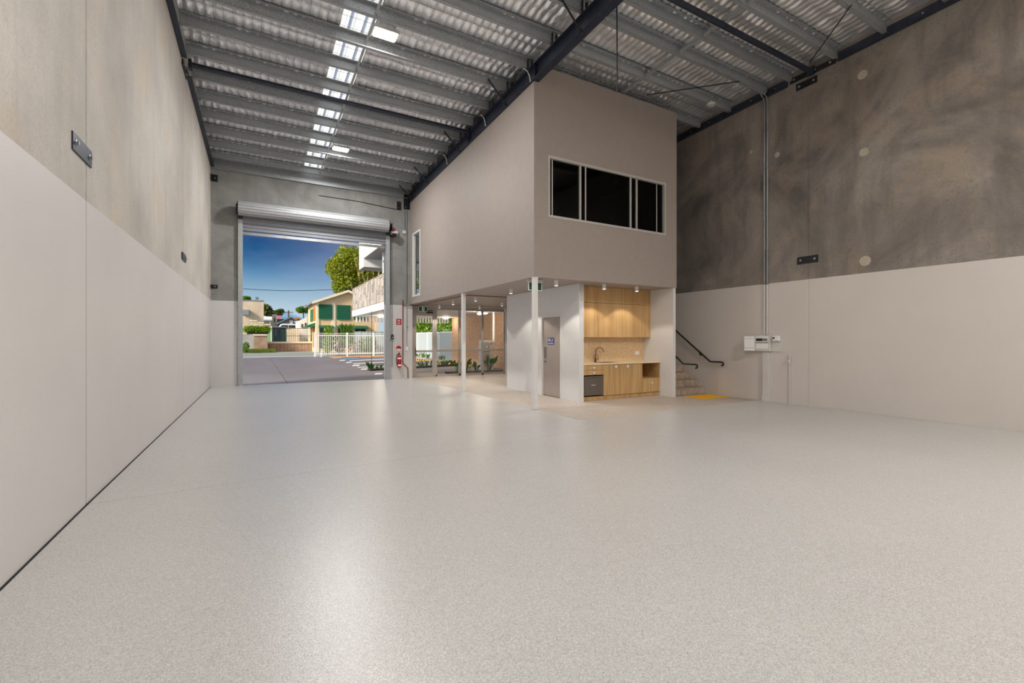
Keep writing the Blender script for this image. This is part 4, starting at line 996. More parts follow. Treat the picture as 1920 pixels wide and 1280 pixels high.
for z in (6.43, 6.59): build(MB().lathe((4.69, YB - 0.05, z), [(0.02, 0), (0.02, -0.018)], 8, 'y'), 'bolt', M['bolt'], t)
t = thing('rafter_end_plate', (5.1, YB, 6.3), 'black steel end plate bolting rafter to the end wall', 'bracket')
build(MB().box(4.88, 5.12, YB - 0.02, YB - 0.001, 6.42, 6.98), 'plate', M['black'], t)
for z in (6.5, 6.75): build(MB().lathe((4.95, YB - 0.02, z), [(0.02, 0), (0.02, -0.018)], 8, 'y'), 'bolt', M['bolt'], t)

# switchboard
sx = XR
t = thing('switchboard', (sx, 6.6, 1.19), 'white electrical switchboard with open cover on the right wall', 'switchboard')
build(MB().box(sx - 0.018, sx - 0.001, 6.20, 6.82, 1.20, 1.60), 'back_board', M['grey_pale'], t)
build(MB().box(sx - 0.10, sx - 0.018, 6.43, 6.80, 1.20, 1.585), 'enclosure', M['grey_pale'], t, bevel=0.008)
build(MB().box(sx - 0.104, sx - 0.10, 6.46, 6.76, 1.43, 1.56), 'breaker_window', M['white_print'], t)
for k in range(9):
    y = 6.735 - k * 0.031
    build(MB().box(sx - 0.118, sx - 0.104, y - 0.012, y + 0.012, 1.45, 1.51), 'breaker', M['black'] if k < 5 else M['conduit'], t)
build(MB().box(sx - 0.108, sx - 0.10, 6.46, 6.76, 1.40, 1.412), 'louvre', M['conduit'], t)
build(MB().box(sx - 0.104, sx - 0.10, 6.46, 6.76, 1.26, 1.39), 'lower_cover', M['white_print'], t)
cv = build(MB().hexa([(sx - 0.10, 6.80, 1.21), (sx - 0.16, 7.03, 1.21), (sx - 0.14, 7.04, 1.21), (sx - 0.08, 6.815, 1.21), (sx - 0.10, 6.80, 1.565), (sx - 0.16, 7.03, 1.565), (sx - 0.14, 7.04, 1.565), (sx - 0.08, 6.815, 1.565)]), 'hinged_cover', M['white_print'], t)
for z in (1.27, 1.50): build(MB().hexa([(sx - 0.104, 6.805, z), (sx - 0.163, 7.028, z), (sx - 0.16, 7.03, z), (sx - 0.101, 6.807, z), (sx - 0.104, 6.805, z + .006), (sx - 0.163, 7.028, z + .006), (sx - 0.16, 7.03, z + .006), (sx - 0.101, 6.807, z + .006)]), 'cover_ridge', M['conduit'], cv)
build(MB().box(sx - 0.09, sx - 0.018, 6.22, 6.36, 1.45, 1.57), 'outlet_box', M['white_print'], t, bevel=0.01)
build(MB().lathe((sx - 0.09, 6.33, 1.52), [(0.022, 0), (0.022, -0.012)], 12, 'x'), 'switch_button', M['black'], t)
t = thing('cable_duct', (sx, 6.55, 0), 'white vertical cable duct from the switchboard down to the floor', 'duct')
build(MB().box(sx - 0.06, sx - 0.001, 6.485, 6.625, 0.06, 1.198), 'cover', M['grey_pale'], t); build(MB().box(sx - 0.075, sx - 0.001, 6.475, 6.635, 0.0, 0.10), 'foot', M['grey_pale'], t)
for y, lab in ((6.60, 'painted steel conduit up the right wall, nearer the stair of two'), (6.525, 'painted steel conduit up the right wall, further from the stair of two')):
    t = thing('electrical_conduit', (sx - 0.03, y, 1.6), lab, 'conduit', 'conduits above the switchboard')
    build(MB().tube([(sx - 0.025, y, 1.60), (sx - 0.025, y, 2.80)], 0.017, 8), 'painted_length', M['grey_pale'], t, smooth=True)
    build(MB().tube([(sx - 0.025, y, 2.80), (sx - 0.025, y, 7.20), (sx - 0.06, y, 7.30), (sx - 0.13, y + 0.03, 7.42), (sx - 0.2, y + 0.12, 7.54), (sx - 0.25, y + 0.2, 7.58)], 0.018, 8), 'bare_length', M['conduit'], t, smooth=True)
    for z in (2.0, 2.83, 3.6, 4.6, 5.6, 6.5): build(MB().box(sx - 0.046, sx - 0.001, y - 0.022, y + 0.022, z, z + 0.03), 'saddle_clip', M['conduit'] if z > 2.8 else M['grey_pale'], t)
t = thing('hose_tap', (sx - 0.03, 6.0, 0), 'thin white pipe with a hose tap on the right wall', 'tap')
build(MB().tube([(sx - 0.02, 6.0, 0.0), (sx - 0.02, 6.0, 1.14)], 0.013, 8), 'pipe', M['grey_pale'], t, smooth=True)
build(MB().tube([(sx - 0.02, 6.0, 1.0), (sx - 0.075, 5.99, 1.0), (sx - 0.10, 5.985, 0.95)], 0.016, 8), 'spout', M['grey_pale'], t, smooth=True)
build(MB().lathe((sx - 0.06, 5.99, 1.03), [(0.008, -0.03), (0.008, 0.02), (0.028, 0.022), (0.028, 0.032)], 10), 'valve_wheel', M['grey_pale'], t)
for z in (0.35, 0.9): build(MB().box(sx - 0.036, sx - 0.001, 5.98, 6.02, z, z + 0.025), 'saddle_clip', M['grey_pale'], t)

# ================================================================ roller door and fittings on the end wall
t = thing('roller_door', (1.9, YB - 0.2, 4.85), 'rolled-up pale grey roller door over the opening', 'roller door')
zr, yr, rr = 5.63, YB - 0.30, 0.225
pts = []
NF = 15
for k in range(NF):
    for q, d in ((0.0, -0.022), (0.09, 0.0), (0.5, 0.004), (0.91, 0.0)):
        a = 2 * PI * (k + q) / NF
        pts.append((yr + (rr + d) * math.cos(a), zr + (rr + d) * math.sin(a)))
build(MB().prism(pts, 'x', -0.49, 4.22), 'curtain_roll', M['curtain'], t)
# hanging curtain: ribbed sheet
yc = YB - 0.085
z = 5.52; prof = []
while z > 4.97:
    for dz, dy in ((0, 0.012), (0.062, 0.012), (0.075, -0.016), (0.092, -0.016), (0.105, 0.012)):
        prof.append((yc + dy, z - dz))
    z -= 0.112
back = [(y + 0.004, zz) for y, zz in reversed(prof)]
build(MB().prism(prof + back, 'x', -0.40, 4.20), 'curtain', M['curtain_dark'], t)
build(MB().box(-0.40, 4.20, yc - 0.02, yc + 0.03, 4.845, 4.935), 'bottom_bar', M['bolt'], t)
for x0, x1, ex in ((-0.50, -0.37, -0.44), (4.19, 4.33, 4.26)):
    build(MB().box(x0, x1, YB - 0.11, YB - 0.005, 0.0, 5.32), 'guide_track', M['galv'], t)
    build(MB().box(x0, x1, YB - 0.13, YB - 0.002, 5.32, 5.66), 'head_plate', M['dark_steel'], t)
    for k in range(9): build(MB().box(x0 - 0.02 if ex < 0 else x1, x0 if ex < 0 else x1 + 0.02, YB - 0.03, YB - 0.004, 0.3 + 0.55 * k, 0.36 + 0.55 * k), 'fixing_lug', M['galv'], t)
for x in (-0.52, 4.225): build(MB().lathe((x, yr, zr), [(0.20, 0), (0.20, 0.025)], 20, 'x'), 'end_disc', M['black'], t)
for x in (-0.54, 4.33): build(MB().box(x - 0.01, x + 0.02, yr - 0.1, YB - 0.002, zr - 0.14, zr + 0.10), 'mounting_bracket', M['black'], t)
t = thing('door_motor', (4.5, YB - 0.25, 5.35), 'geared roller door motor with red cap on end wall', 'motor')
build(MB().lathe((4.34, YB - 0.25, 5.42), [(0.085, 0), (0.085, 0.2), (0.06, 0.25)], 16, 'x'), 'motor_body', M['grey_pale'], t, smooth=True)
build(MB().box(4.36, 4.52, YB - 0.34, YB - 0.003, 5.30, 5.38), 'gearbox', M['black'], t); build(MB().lathe((4.40, YB - 0.34, 5.50), [(0.05, 0), (0.05, 0.12)], 12, 'y'), 'end_cap', M['red'], t)

fire_y = YB
t = thing('extinguisher_location_sign', (4.70, fire_y, 2.03), 'red square extinguisher location sign on end wall', 'sign')
build(MB().box(4.60, 4.79, fire_y - 0.006, fire_y - 0.001, 2.03, 2.25), 'plate', M['red'], t); build(MB().box(4.655, 4.735, fire_y - 0.008, fire_y - 0.006, 2.07, 2.21), 'pictogram', M['white_print'], t)
build(MB().prism([(4.67, 2.09), (4.72, 2.09), (4.72, 2.165), (4.705, 2.18), (4.705, 2.195), (4.685, 2.195), (4.685, 2.18), (4.67, 2.165)], 'y', fire_y - 0.010, fire_y - 0.008), 'extinguisher_figure', M['red'], t)
t = thing('extinguisher_id_sign', (4.68, fire_y, 1.04), 'round red and white sign just above the extinguisher', 'sign')
build(MB().lathe((4.69, fire_y - 0.004, 1.14), [(0.10, 0), (0.10, 0.003)], 24, 'y'), 'disc', M['red'], t)
build(MB().prism([(4.69 + 0.088 * math.cos(a), 1.125 + 0.075 * math.sin(a)) for a in np.linspace(PI, 2 * PI, 12)], 'y', fire_y - 0.006, fire_y - 0.004), 'white_band', M['white_print'], t)
ex, ey = 4.69, fire_y - 0.09
t = thing('fire_extinguisher', (ex, ey, 0.43), 'red fire extinguisher with white label hung on the end wall', 'extinguisher')
build(MB().lathe((ex, ey, 0.43), [(0.06, 0), (0.075, 0.015), (0.075, 0.40), (0.055, 0.455), (0.025, 0.475), (0.025, 0.50)], 20), 'cylinder', M['red'], t, smooth=True)
build(MB().lathe((ex, ey, 0.43), [(0.0765, 0.31), (0.0765, 0.37)], 20), 'label_band', M['white_print'], t, smooth=True)
build(MB().lathe((ex, ey, 0.43), [(0.0765, 0.05), (0.0765, 0.11)], 20), 'label_band', M['white_print'], t, smooth=True)
build(MB().box(ex - 0.03, ex + 0.03, ey - 0.03, ey + 0.03, 0.93, 0.955), 'valve', M['black'], t); build(MB().tube([(ex, ey, 0.95), (ex - 0.03, ey - 0.05, 0.99), (ex - 0.05, ey - 0.09, 0.985)], 0.01, 6), 'handle', M['black'], t)
build(MB().tube([(ex - 0.02, ey, 0.94), (ex - 0.09, ey - 0.01, 0.90), (ex - 0.115, ey - 0.02, 0.78), (ex - 0.10, ey - 0.03, 0.56), (ex - 0.07, ey - 0.04, 0.47)], 0.014, 8), 'hose', M['rubber'], t, smooth=True)
build(MB().box(ex - 0.04, ex + 0.04, ey + 0.07, fire_y - 0.001, 0.75, 0.80), 'wall_hook', M['black'], t)
t = thing('door_control', (4.44, fire_y, 1.5), 'small dark roller door control box beside the track', 'control box')
build(MB().box(4.40, 4.48, fire_y - 0.06, fire_y - 0.001, 1.49, 1.66), 'box', M['black'], t, bevel=0.006); build(MB().lathe((4.44, fire_y - 0.06, 1.55), [(0.018, 0), (0.018, -0.012)], 10, 'y'), 'button', M['white_print'], t)
for z in (1.62,): build(MB().lathe((4.44, fire_y - 0.06, z), [(0.014, 0), (0.014, -0.01)], 10, 'y'), 'button', M['green_sign'], t)
t = thing('lock_bracket', (4.36, fire_y, 1.45), 'small steel lock bolt beside the roller door track', 'lock')
build(MB().tube([(4.335, fire_y - 0.04, 1.47), (4.39, fire_y - 0.04, 1.49)], 0.018, 8), 'bolt_bar', M['bolt'], t); build(MB().box(4.34, 4.385, fire_y - 0.04, fire_y - 0.001, 1.44, 1.50), 'keeper', M['black'], t)
c = build(MB().tube([(4.44, fire_y - 0.02, 0.45), (4.44, fire_y - 0.02, 1.488)], 0.010, 6), 'thin_conduit', M['conduit'], smooth=True); tag(c, 'thin grey conduit below the roller door control box', 'conduit', 'thin conduits at the door')
c = build(MB().tube([(4.44, fire_y - 0.02, 1.665), (4.44, fire_y - 0.02, 5.28)], 0.010, 6), 'thin_conduit', M['conduit'], smooth=True); tag(c, 'thin grey conduit from control box up to the door motor', 'conduit', 'thin conduits at the door')
c = build(MB().tube([(4.84, fire_y - 0.025, 2.98), (4.84, fire_y - 0.025, 0.62), (4.86, fire_y - 0.025, 0.56), (5.03, fire_y - 0.025, 0.40), (5.04, fire_y - 0.025, 0.35), (5.04, fire_y - 0.025, 0.0)], 0.017, 8), 'red_pipe', M['copper'], smooth=True); tag(c, 'thin copper-red pipe with a jog down the end wall by the extinguisher', 'pipe')
t = thing('light_switch', (5.0, fire_y, 1.1), 'white switch with grey conduit near the glazed door', 'switch')
build(MB().box(4.96, 5.05, fire_y - 0.03, fire_y - 0.001, 1.05, 1.20), 'switch_box', M['white_print'], t, bevel=0.006); build(MB().tube([(5.0, fire_y - 0.015, 1.2), (5.0, fire_y - 0.015, 2.74)], 0.01, 6), 'conduit', M['conduit'], t, smooth=True)
build(MB().lathe((5.0, fire_y - 0.03, 1.95), [(0.03, 0), (0.03, 0.025)], 10, 'y'), 'junction_box', M['conduit'], t)
t = thing('corner_conduit', (4.97, fire_y, 2.9), 'grey conduit with junction box up the end wall corner beside the mezzanine', 'conduit')
build(MB().tube([(4.98, fire_y - 0.03, 2.9), (4.98, fire_y - 0.03, 6.40)], 0.016, 8), 'pipe', M['conduit'], t, smooth=True); build(MB().tube([(4.90, fire_y - 0.03, 5.6), (4.90, fire_y - 0.03, 6.40)], 0.013, 8), 'pipe', M['conduit'], t, smooth=True)
build(MB().box(4.83, 4.95, fire_y - 0.06, fire_y - 0.001, 5.48, 5.60), 'junction_box', M['grey_pale'], t)
c = build(MB().tube([(1.9, fire_y - 0.012, 6.47), (3.2, fire_y - 0.012, 6.46), (4.62, fire_y - 0.012, 6.36)], 0.012, 6), 'end_wall_conduit', M['black']); tag(c, 'thin dark conduit across the end wall above the roller door', 'conduit')
# eave beam along the top of the end wall
t = thing('eave_beam', (1.9, YB - 0.1, zb(YB) - 0.26), 'galvanised eave channel along the top of the end wall', 'beam')
z0 = zb(YB) - 0.25
build(MB().box(-1.22, 5.04, YB - 0.012, YB - 0.002, z0, zb(YB) + 0.1), 'web', M['galv'], t); build(MB().box(-1.22, 5.04, YB - 0.09, YB - 0.012, z0, z0 + 0.006), 'flange', M['galv'], t)
# ================================================================ outside: yard
yd = struct('yard', loc=(5, 30, -0.02), label='grey concrete yard outside the roller door')
def ypoly(poly, z0, z1, name, mat, par=yd): return build(MB().prism(poly, 'z', z0, z1), name, mat, par)
ypoly([(-14, YB + .2), (0.94, YB + .2), (0.94, 42.8), (-14, 42.8)], -0.25, -0.02, 'pavement_slab', M['asphalt'])
ypoly([(0.96, YB + .2), (30, YB + .2), (30, 42.8), (0.96, 42.8)], -0.25, -0.02, 'pavement_slab', M['asphalt'])
ypoly([(-20, 42.8), (30, 42.8), (30, 43.1), (-20, 43.1)], -0.25, 0.0, 'kerb', M['line_white'])
struct('road', MB().box(-40, 11.1, 43.1, 61.5, -0.3, -0.05), M['road'], label='street beyond the yard')
struct('terrain', MB().box(-60, 90, 61.9, 260, -0.3, 0.95), M['road'])
G0 = 0.95
def mark(pts, mat, name):
    P2 = [on_floor(u, v, -0.018) for u, v in pts]
    return ypoly(P2, -0.02, -0.014, name, mat)
mark([(616, 668.5), (720, 665.5), (720, 668), (626, 671.5)], M['line_orange'], 'orange_strip')
mark([(640, 670.2), (676, 669), (672, 671.6), (643, 672.4)], M['line_blue'], 'blue_bay_marking')
for pts in ([(638, 674.6), (648, 674.3), (646, 676), (636, 676.2)], [(650, 678.6), (660, 678.2), (658, 680), (648, 680.4)], [(662, 684), (675, 683.4), (673, 685.6), (660, 686)], [(678, 691), (690, 690.4), (688, 692.6), (676, 693)], [(704, 699.5), (718, 699), (716, 701.4), (702, 702)]):
    mark(pts, M['line_white'], 'bay_end_marking')
for v in (675.5, 681.0, 688.0):
    mark([(655 + (v - 675) * 1.2, v), (860, v - 9), (860, v - 8), (655 + (v - 675) * 1.2, v + 1.2)], M['line_white'], 'bay_line')
# low garden bed in the yard
def leaf(m, base, tip, w, bend=0.15):
    b, t_ = Vector(base), Vector(tip); d = t_ - b; s = d.cross(Vector((0.2, -1, 0.3))); s = s.normalized() * w if s.length > 1e-5 else Vector((w, 0, 0))
    mid = b + d * 0.55 + Vector((0, 0, bend * d.length))
    i = len(m.v); q1 = b + d * 0.3 + Vector((0, 0, bend * 0.8 * d.length))
    for p in (b - s * .12, b + s * .12, q1 - s * .8, q1 + s * .8, mid - s, mid + s, t_): m.v.append(tuple(p))
    m.f += [(i, i + 1, i + 3, i + 2), (i + 2, i + 3, i + 5, i + 4), (i + 4, i + 5, i + 6)]
bed = thing('garden_bed', (7.2, 22.8, 0), 'low dark garden bed crossing the yard near the glazing', 'garden bed')
build(MB().prism([(4.7, 22.0), (10.3, 23.9), (10.3, 24.5), (4.7, 22.6)], 'z', -0.02, 0.06), 'soil', M['soil'], bed)
m = MB()
for i in range(46):
    x = random.uniform(4.75, 10.2); y = 22.3 + (x - 4.7) * 0.34
    for k in range(4): leaf(m, (x, y, .05), (x + random.uniform(-.2, .2), y + random.uniform(-.2, .1), random.uniform(.12, .35)), 0.025)
build(m, 'ground_cover', M['leaf_glossy'], bed, kind='stuff')
def clump(name, x, y, z, n, h, w, label, mat='leaf_glossy', group=None, spread=0.8, stems=True):
    t = thing(name, (x, y, z), label, 'plant', group); m = MB(); s = MB()
    for i in range(n):
        a = random.uniform(0, 2 * PI); r = spread * h * random.uniform(0.2, 0.8); hh = h * random.uniform(0.55, 1.0)
        b = (x + 0.05 * math.cos(a), y + 0.05 * math.sin(a), z + 0.02)
        kx_ = (x + r * 0.5 * math.cos(a), y + r * 0.5 * math.sin(a), z + hh * 0.5)
        if stems: s.tube([b, kx_], 0.012, 5)
        leaf(m, kx_ if stems else b, (x + r * math.cos(a), y + r * math.sin(a), z + hh), w, 0.06)
    build(m, 'leaves', M[mat], t)
    if stems: build(s, 'stems', M['leaf_glossy'], t)
    return t
clump('yard_plant', on_floor(695, 693)[0], on_floor(695, 693)[1], 0.0, 12, 0.45, 0.05, 'small spiky plant in the garden bed at the chain foot', spread=0.9, stems=False)
clump('yard_plant', 6.6, 22.75, 0.02, 10, 0.4, 0.05, 'small spiky plant in the garden bed behind the glazed exit door', spread=0.9, stems=False)
# planting outside the glazing
pb = thing('planter_strip', (8.4, 18.1, 0), 'dark mulch strip just outside the shopfront glass', 'garden bed')
build(MB().box(7.25, 10.4, 17.7, 18.9, -0.02, 0.05), 'mulch', M['soil'], pb)
bop = []
for (u, v, h, n, wh) in ((872, 694, 0.66, 10, 'broad leaves behind the middle post'), (893, 694, 0.48, 8, 'low broad leaves left of the letterbox unit'), (916, 692, 0.82, 10, 'tall broad leaves before the letterbox unit'), (858, 695, 0.42, 6, 'low leaves at the mullion left of the middle post')):
    x, y = on_floor(u, v, 0.05)
    y = min(y, 18.7); x = at(u, v, 18.4)[0]; y = 18.4
    clump('bird_of_paradise', x, y, 0.05, n, h, 0.055, 'glossy green plant outside the glass, %s' % wh, group='broad-leaf plants outside the glass', spread=0.75)
fl_ = thing('garden_flower', (7.75, 18.2, 0.05), 'single yellow flower among the broad leaves behind the middle post', 'flower')
px_ = at(881, 688, 18.25)
build(MB().lathe((px_[0], 18.25, 0.22), [(0.02, 0), (0.07, 0.05), (0.075, 0.10), (0.02, 0.16)], 10), 'bloom', M['flower'], fl_, smooth=True); build(MB().tube([(px_[0], 18.25, 0.05), (px_[0], 18.25, 0.23)], 0.01, 5), 'stem', M['leaf_glossy'], fl_)

# letterbox unit
lx0, lx1 = at(907, 650, 20.0)[0], at(936, 650, 20.0)[0]
lx0, lx1, ly = 9.45, 10.25, 20.0
lx0 = at(905, 650, ly)[0]; lx1 = at(925.5, 650, ly)[0]
lt = thing('letterbox_unit', ((lx0 + lx1) / 2, ly + .3, 0), 'pale metal letterbox unit standing by the tan brick wall', 'letterbox')
build(MB().box(lx0, lx1, ly, ly + 0.45, -0.02, 1.42), 'body', M['grey_pale'], lt, bevel=0.01)
for z0, z1 in ((0.95, 1.33), (0.15, 0.80)):
    dr = build(MB().box(lx0 + 0.04, lx1 - 0.22, ly - 0.012, ly, z0, z1), 'door', M['alu'], lt)
    build(MB().box(lx0 + 0.2, lx0 + 0.25, ly - 0.02, ly - 0.012, (z0 + z1) / 2 - .07, (z0 + z1) / 2 + .03), 'label_plate', M['white_print'], dr)
build(MB().box(lx0 + 0.04, lx1 - 0.2, ly - 0.008, ly, 0.84, 0.90), 'slot_row', M['conduit'], lt)
build(MB().box(lx0 + 0.45, lx0 + 0.49, ly - 0.016, ly, 1.22, 1.30), 'lock', M['black'], lt)

# undercroft: soffit, brick wall, lights
struct('ceiling_undercroft', MB().box(5.26, 10.94, 17.4, 28.19, 2.83, 2.99), M['soffit'], label='pale soffit of the covered entry outside the shopfront')
bwx = 10.95
bw = struct('wall_brick', loc=(bwx + .15, 22.3, 0), label='tan brick boundary wall of the covered entry')
build(MB().box(bwx + 0.012, bwx + 0.2, 17.45, 27.3, -0.02, 2.83), 'mortar_bed', M['mortar'], bw)
# courses of brick; the pieces are smaller than can be told apart here, so they are real but joined
m = MB(); zz = 0.0; row = 0
while zz < 2.80:
    y = 17.46 + (0.12 if row % 2 else 0)
    while y < 27.2:
        m.box(bwx - random.uniform(0, .003), bwx + 0.05, y, min(y + 0.228, 27.29), zz, min(zz + 0.074, 2.82)); y += 0.24
    zz += 0.086; row += 1
for k in range(32):
    m.box(bwx + 0.004, bwx + .2, 27.30, 27.34, k * 0.086, k * 0.086 + 0.074)
build(m, 'brick_courses', M['brick'], bw, kind='stuff')
c = build(MB().tube([(bwx - 0.07, 19.9, 1.35), (bwx - 0.07, 19.9, 2.83)], 0.06, 10), 'downpipe', M['ext_white'], smooth=True); tag(c, 'white downpipe on the tan brick wall above the letterbox unit', 'downpipe')
px_ = at(926, 610, 20.3)[0]
c.location.x = min(px_, bwx - 0.07); c.location.y = 20.3
for (u, v, yy, lab) in ((836, 597, 26.0, 'round glowing oyster light on the entry soffit, far one by the fins'), (908, 588, 20.6, 'round glowing oyster light on the entry soffit, near the brick wall'), (901, 588.5, 21.4, 'round glowing oyster light on the entry soffit, just behind the near one'), (714, 594, 26.4, 'round glowing oyster light on the entry soffit seen through the roller door')):
    x, y = on_floor(u, v, 2.76)
    zl_ = 2.74
    if u in (908, 901): y = 19.3 if u == 908 else 19.9; zl_ = 2.67
    y = min(max(y, 18.5), 27.6); x = at(u, v, y)[0]; x = min(max(x, 5.3), bwx - 0.3)
    t = thing('oyster_light', (x, y, zl_), lab, 'light', 'oyster lights under the entry soffit')
    build(MB().lathe((x, y, zl_), [(0.12, 0), (0.165, 0.02), (0.17, 0.05)], 20), 'diffuser', M['oyster'], t, smooth=True); build(MB().lathe((x, y, zl_ + 0.05), [(0.18, 0), (0.18, 2.829 - zl_ - 0.05)], 20), 'base_ring', M['white_metal'], t, smooth=True)
    ld = bpy.data.lights.new('oyster', 'POINT'); ld.energy = OYSTER_W; ld.shadow_soft_size = 0.15; ld.color = (1.0, 0.84, 0.66)
    lo = bpy.data.objects.new('oyster_lamp', ld); lo.location = (0, 0, -0.16); lo.parent = t; COL.objects.link(lo)
# fin screen at the far soffit edge
t = thing('fin_screen', (8.0, 28.0, 2.55), 'row of short pale fins hanging at the far soffit edge', 'screen')
x = 5.15
while x < 10.9:
    build(MB().box(x, x + 0.085, 27.96, 28.06, 2.50, 2.83), 'fin', M['soffit'], t); x += 0.185
c = build(MB().tube([(4.98, 21.9, 0.05), (4.98, 21.9, 2.86)], 0.012, 6), 'rain_chain', M['black']); tag(c, 'thin dark rain chain hanging from the balcony edge to the garden bed', 'rain chain')
cx_ = at(697, 640, 22.3); c.location.x = cx_[0]; c.location.y = 22.3

# balcony with stone cladding (front face towards -x), far end rounded
bal = thing('balcony', (5.1, 23, 2.83), 'white balcony edge clad with pale split stone right of the roller door', 'balcony')
build(MB().prism([(5.0, 17.3), (5.0, 28.4), (5.35, 28.75), (9.0, 28.75), (9.0, 28.2), (5.25, 28.2), (5.25, 17.3)], 'z', 2.83, 3.17), 'white_fascia', M['ext_white'], bal)
build(MB().prism([(5.05, 17.3), (5.05, 28.4), (5.38, 28.72), (9.0, 28.72), (9.0, 28.5), (5.45, 28.5), (5.25, 28.3), (5.25, 17.3)], 'z', 3.20, 4.44), 'parapet_core', M['mortar'], bal)
build(MB().prism([(5.02, 17.3), (5.02, 28.4), (5.36, 28.74), (9.0, 28.74), (9.0, 28.5), (5.45, 28.5), (5.27, 28.3), (5.27, 17.3)], 'z', 4.44, 4.475), 'capping', M['stone_clad'], bal)
y = 19.5; nst = 0
me_stone = None
while y < 28.4 and nst < 290:
    z = 3.205
    while z < 4.40 and nst < 290:
        hh = random.choice((0.20, 0.30, 0.40)); hh = min(hh, 4.435 - z)
        if hh < 0.05: break
        ww = 0.33; d_ = random.uniform(0.012, 0.05)
        build(MB().box(5.05 - d_, 5.052, y + 0.004, min(y + ww, 28.4) - 0.004, z + 0.003, z + hh - 0.003), 'stone', M['stone_clad'], bal); nst += 1
        z += hh
    y += 0.33
m = MB(); y = 17.3
while y < 19.5:
    z = 3.205
    while z < 4.39:
        hh = min(random.choice((0.2, 0.3, 0.4)), 4.435 - z)
        m.box(5.05 - random.uniform(.012, .05), 5.052, y + .004, y + .326, z + .003, z + hh - .003); z += hh
    y += 0.33
build(m, 'stone_rest', M['stone_clad'], bal, kind='stuff')
struct('floor_balcony', MB().box(5.27, 10.95, 17.3, 28.2, 3.0, 3.06), M['soffit'])

# upper hood of the neighbouring office front
up = thing('office_hood', (6.5, 22.0, 5.3), 'white rendered roof hood projecting above the stone balcony', 'facade')
build(MB().box(5.05, 9.5, 17.35, 26.5, 5.84, 8.2), 'roof_fascia', M['ext_white'], up); build(MB().box(5.05, 9.5, 25.25, 26.5, 5.38, 5.838), 'end_beam', M['ext_white'], up)
build(MB().box(5.06, 9.48, 17.36, 25.24, 5.815, 5.839), 'soffit_panel', M['conduit'], up); build(MB().box(5.06, 9.48, 25.26, 26.48, 5.355, 5.379), 'soffit_panel', M['conduit'], up)
ow = struct('window_5', loc=(5.4, 20, 3.06), label='white-framed office glazing behind the stone balcony')
wx = 5.50
for y in (22.9, 21.7, 20.4, 19.1, 17.8): build(MB().box(wx, wx + 0.10, y - 0.07, y + 0.07, 3.06, 5.81), 'mullion', M['ext_white'], ow)
build(MB().box(wx, wx + 0.1, 17.8, 22.9, 5.30, 5.40), 'transom', M['conduit'], ow)
for a, b in ((21.77, 22.83), (20.47, 21.63), (19.17, 20.33), (17.87, 19.03)):
    build(MB().box(wx + .04, wx + .048, a, b, 3.06, 5.30), 'pane', M['glass'], ow); build(MB().box(wx + .04, wx + .048, a, b, 5.40, 5.81), 'pane', M['glass'], ow)
build(MB().box(wx + 0.02, wx + 0.10, 21.62, 21.64, 3.06, 5.30), 'dark_stile', M['black'], ow)

# pale sheet fence and wheel stops along the right boundary
t = thing('boundary_fence', (11.1, 34.5, 0), 'pale grey sheet boundary fence beyond the covered entry', 'fence')
n = 7
for i in range(n):
    a, b = 27.45 + (45.0 - 27.45) * i / n, 27.45 + (45.0 - 27.45) * (i + 1) / n
    build(MB().box(11.08, 11.12, a + 0.05, b - 0.05, 0.02, 1.92), 'fence_panel', M['fence_sheet'], t)
    build(MB().box(11.04, 11.15, a - 0.05, a + 0.05, -0.02, 1.98), 'fence_post', M['ext_white'], t); build(MB().box(11.05, 11.14, a + .05, b - .05, 1.90, 1.98), 'top_rail', M['ext_white'], t)
t = thing('kerb_garden', (10.6, 33, 0), 'narrow kerb garden of low tufts along the pale fence', 'garden bed')
build(MB().box(10.35, 11.02, 27.5, 41.5, -0.02, 0.10), 'kerb_bed', M['block_grey'], t)
m = MB()
for i in range(50):
    x, y = random.uniform(10.5, 10.75), random.uniform(27.8, 41)
    for k in range(4): leaf(m, (x, y, .1), (x + random.uniform(-.15, .15), y + random.uniform(-.15, .15), random.uniform(.3, .55)), 0.02)
build(m, 'tufts', M['leaf_mid'], t, kind='stuff')
for i, (u0, v0) in enumerate(((789, 670.5), (816, 675.5), (842, 681))):
    x, y = on_floor(u0, v0, 0.05)
    x = 9.95; 
    # spot along the bay line
    for yy in np.linspace(20, 40, 400):
        ax_ = (x * ST + yy * CT); uu = 960 + FPX * (x * CT - yy * ST) / ax_
        if uu <= u0: y = yy; break
    t = thing('wheel_stop', (x, y, 0), 'yellow and black wheel stop by the kerb garden, %s' % ('farthest of three', 'middle of three', 'nearest of three')[i], 'wheel stop', 'wheel stops')
    for k in range(7):
        a = y - 0.85 + k * 0.243
        build(MB().prism([(x - .09, -.02), (x + .09, -.02), (x + .06, .11), (x - .06, .11)], 'y', a, a + 0.243), 'yellow_block' if k % 2 == 0 else 'black_block', M['yellow'] if k % 2 == 0 else M['rubber'], t)

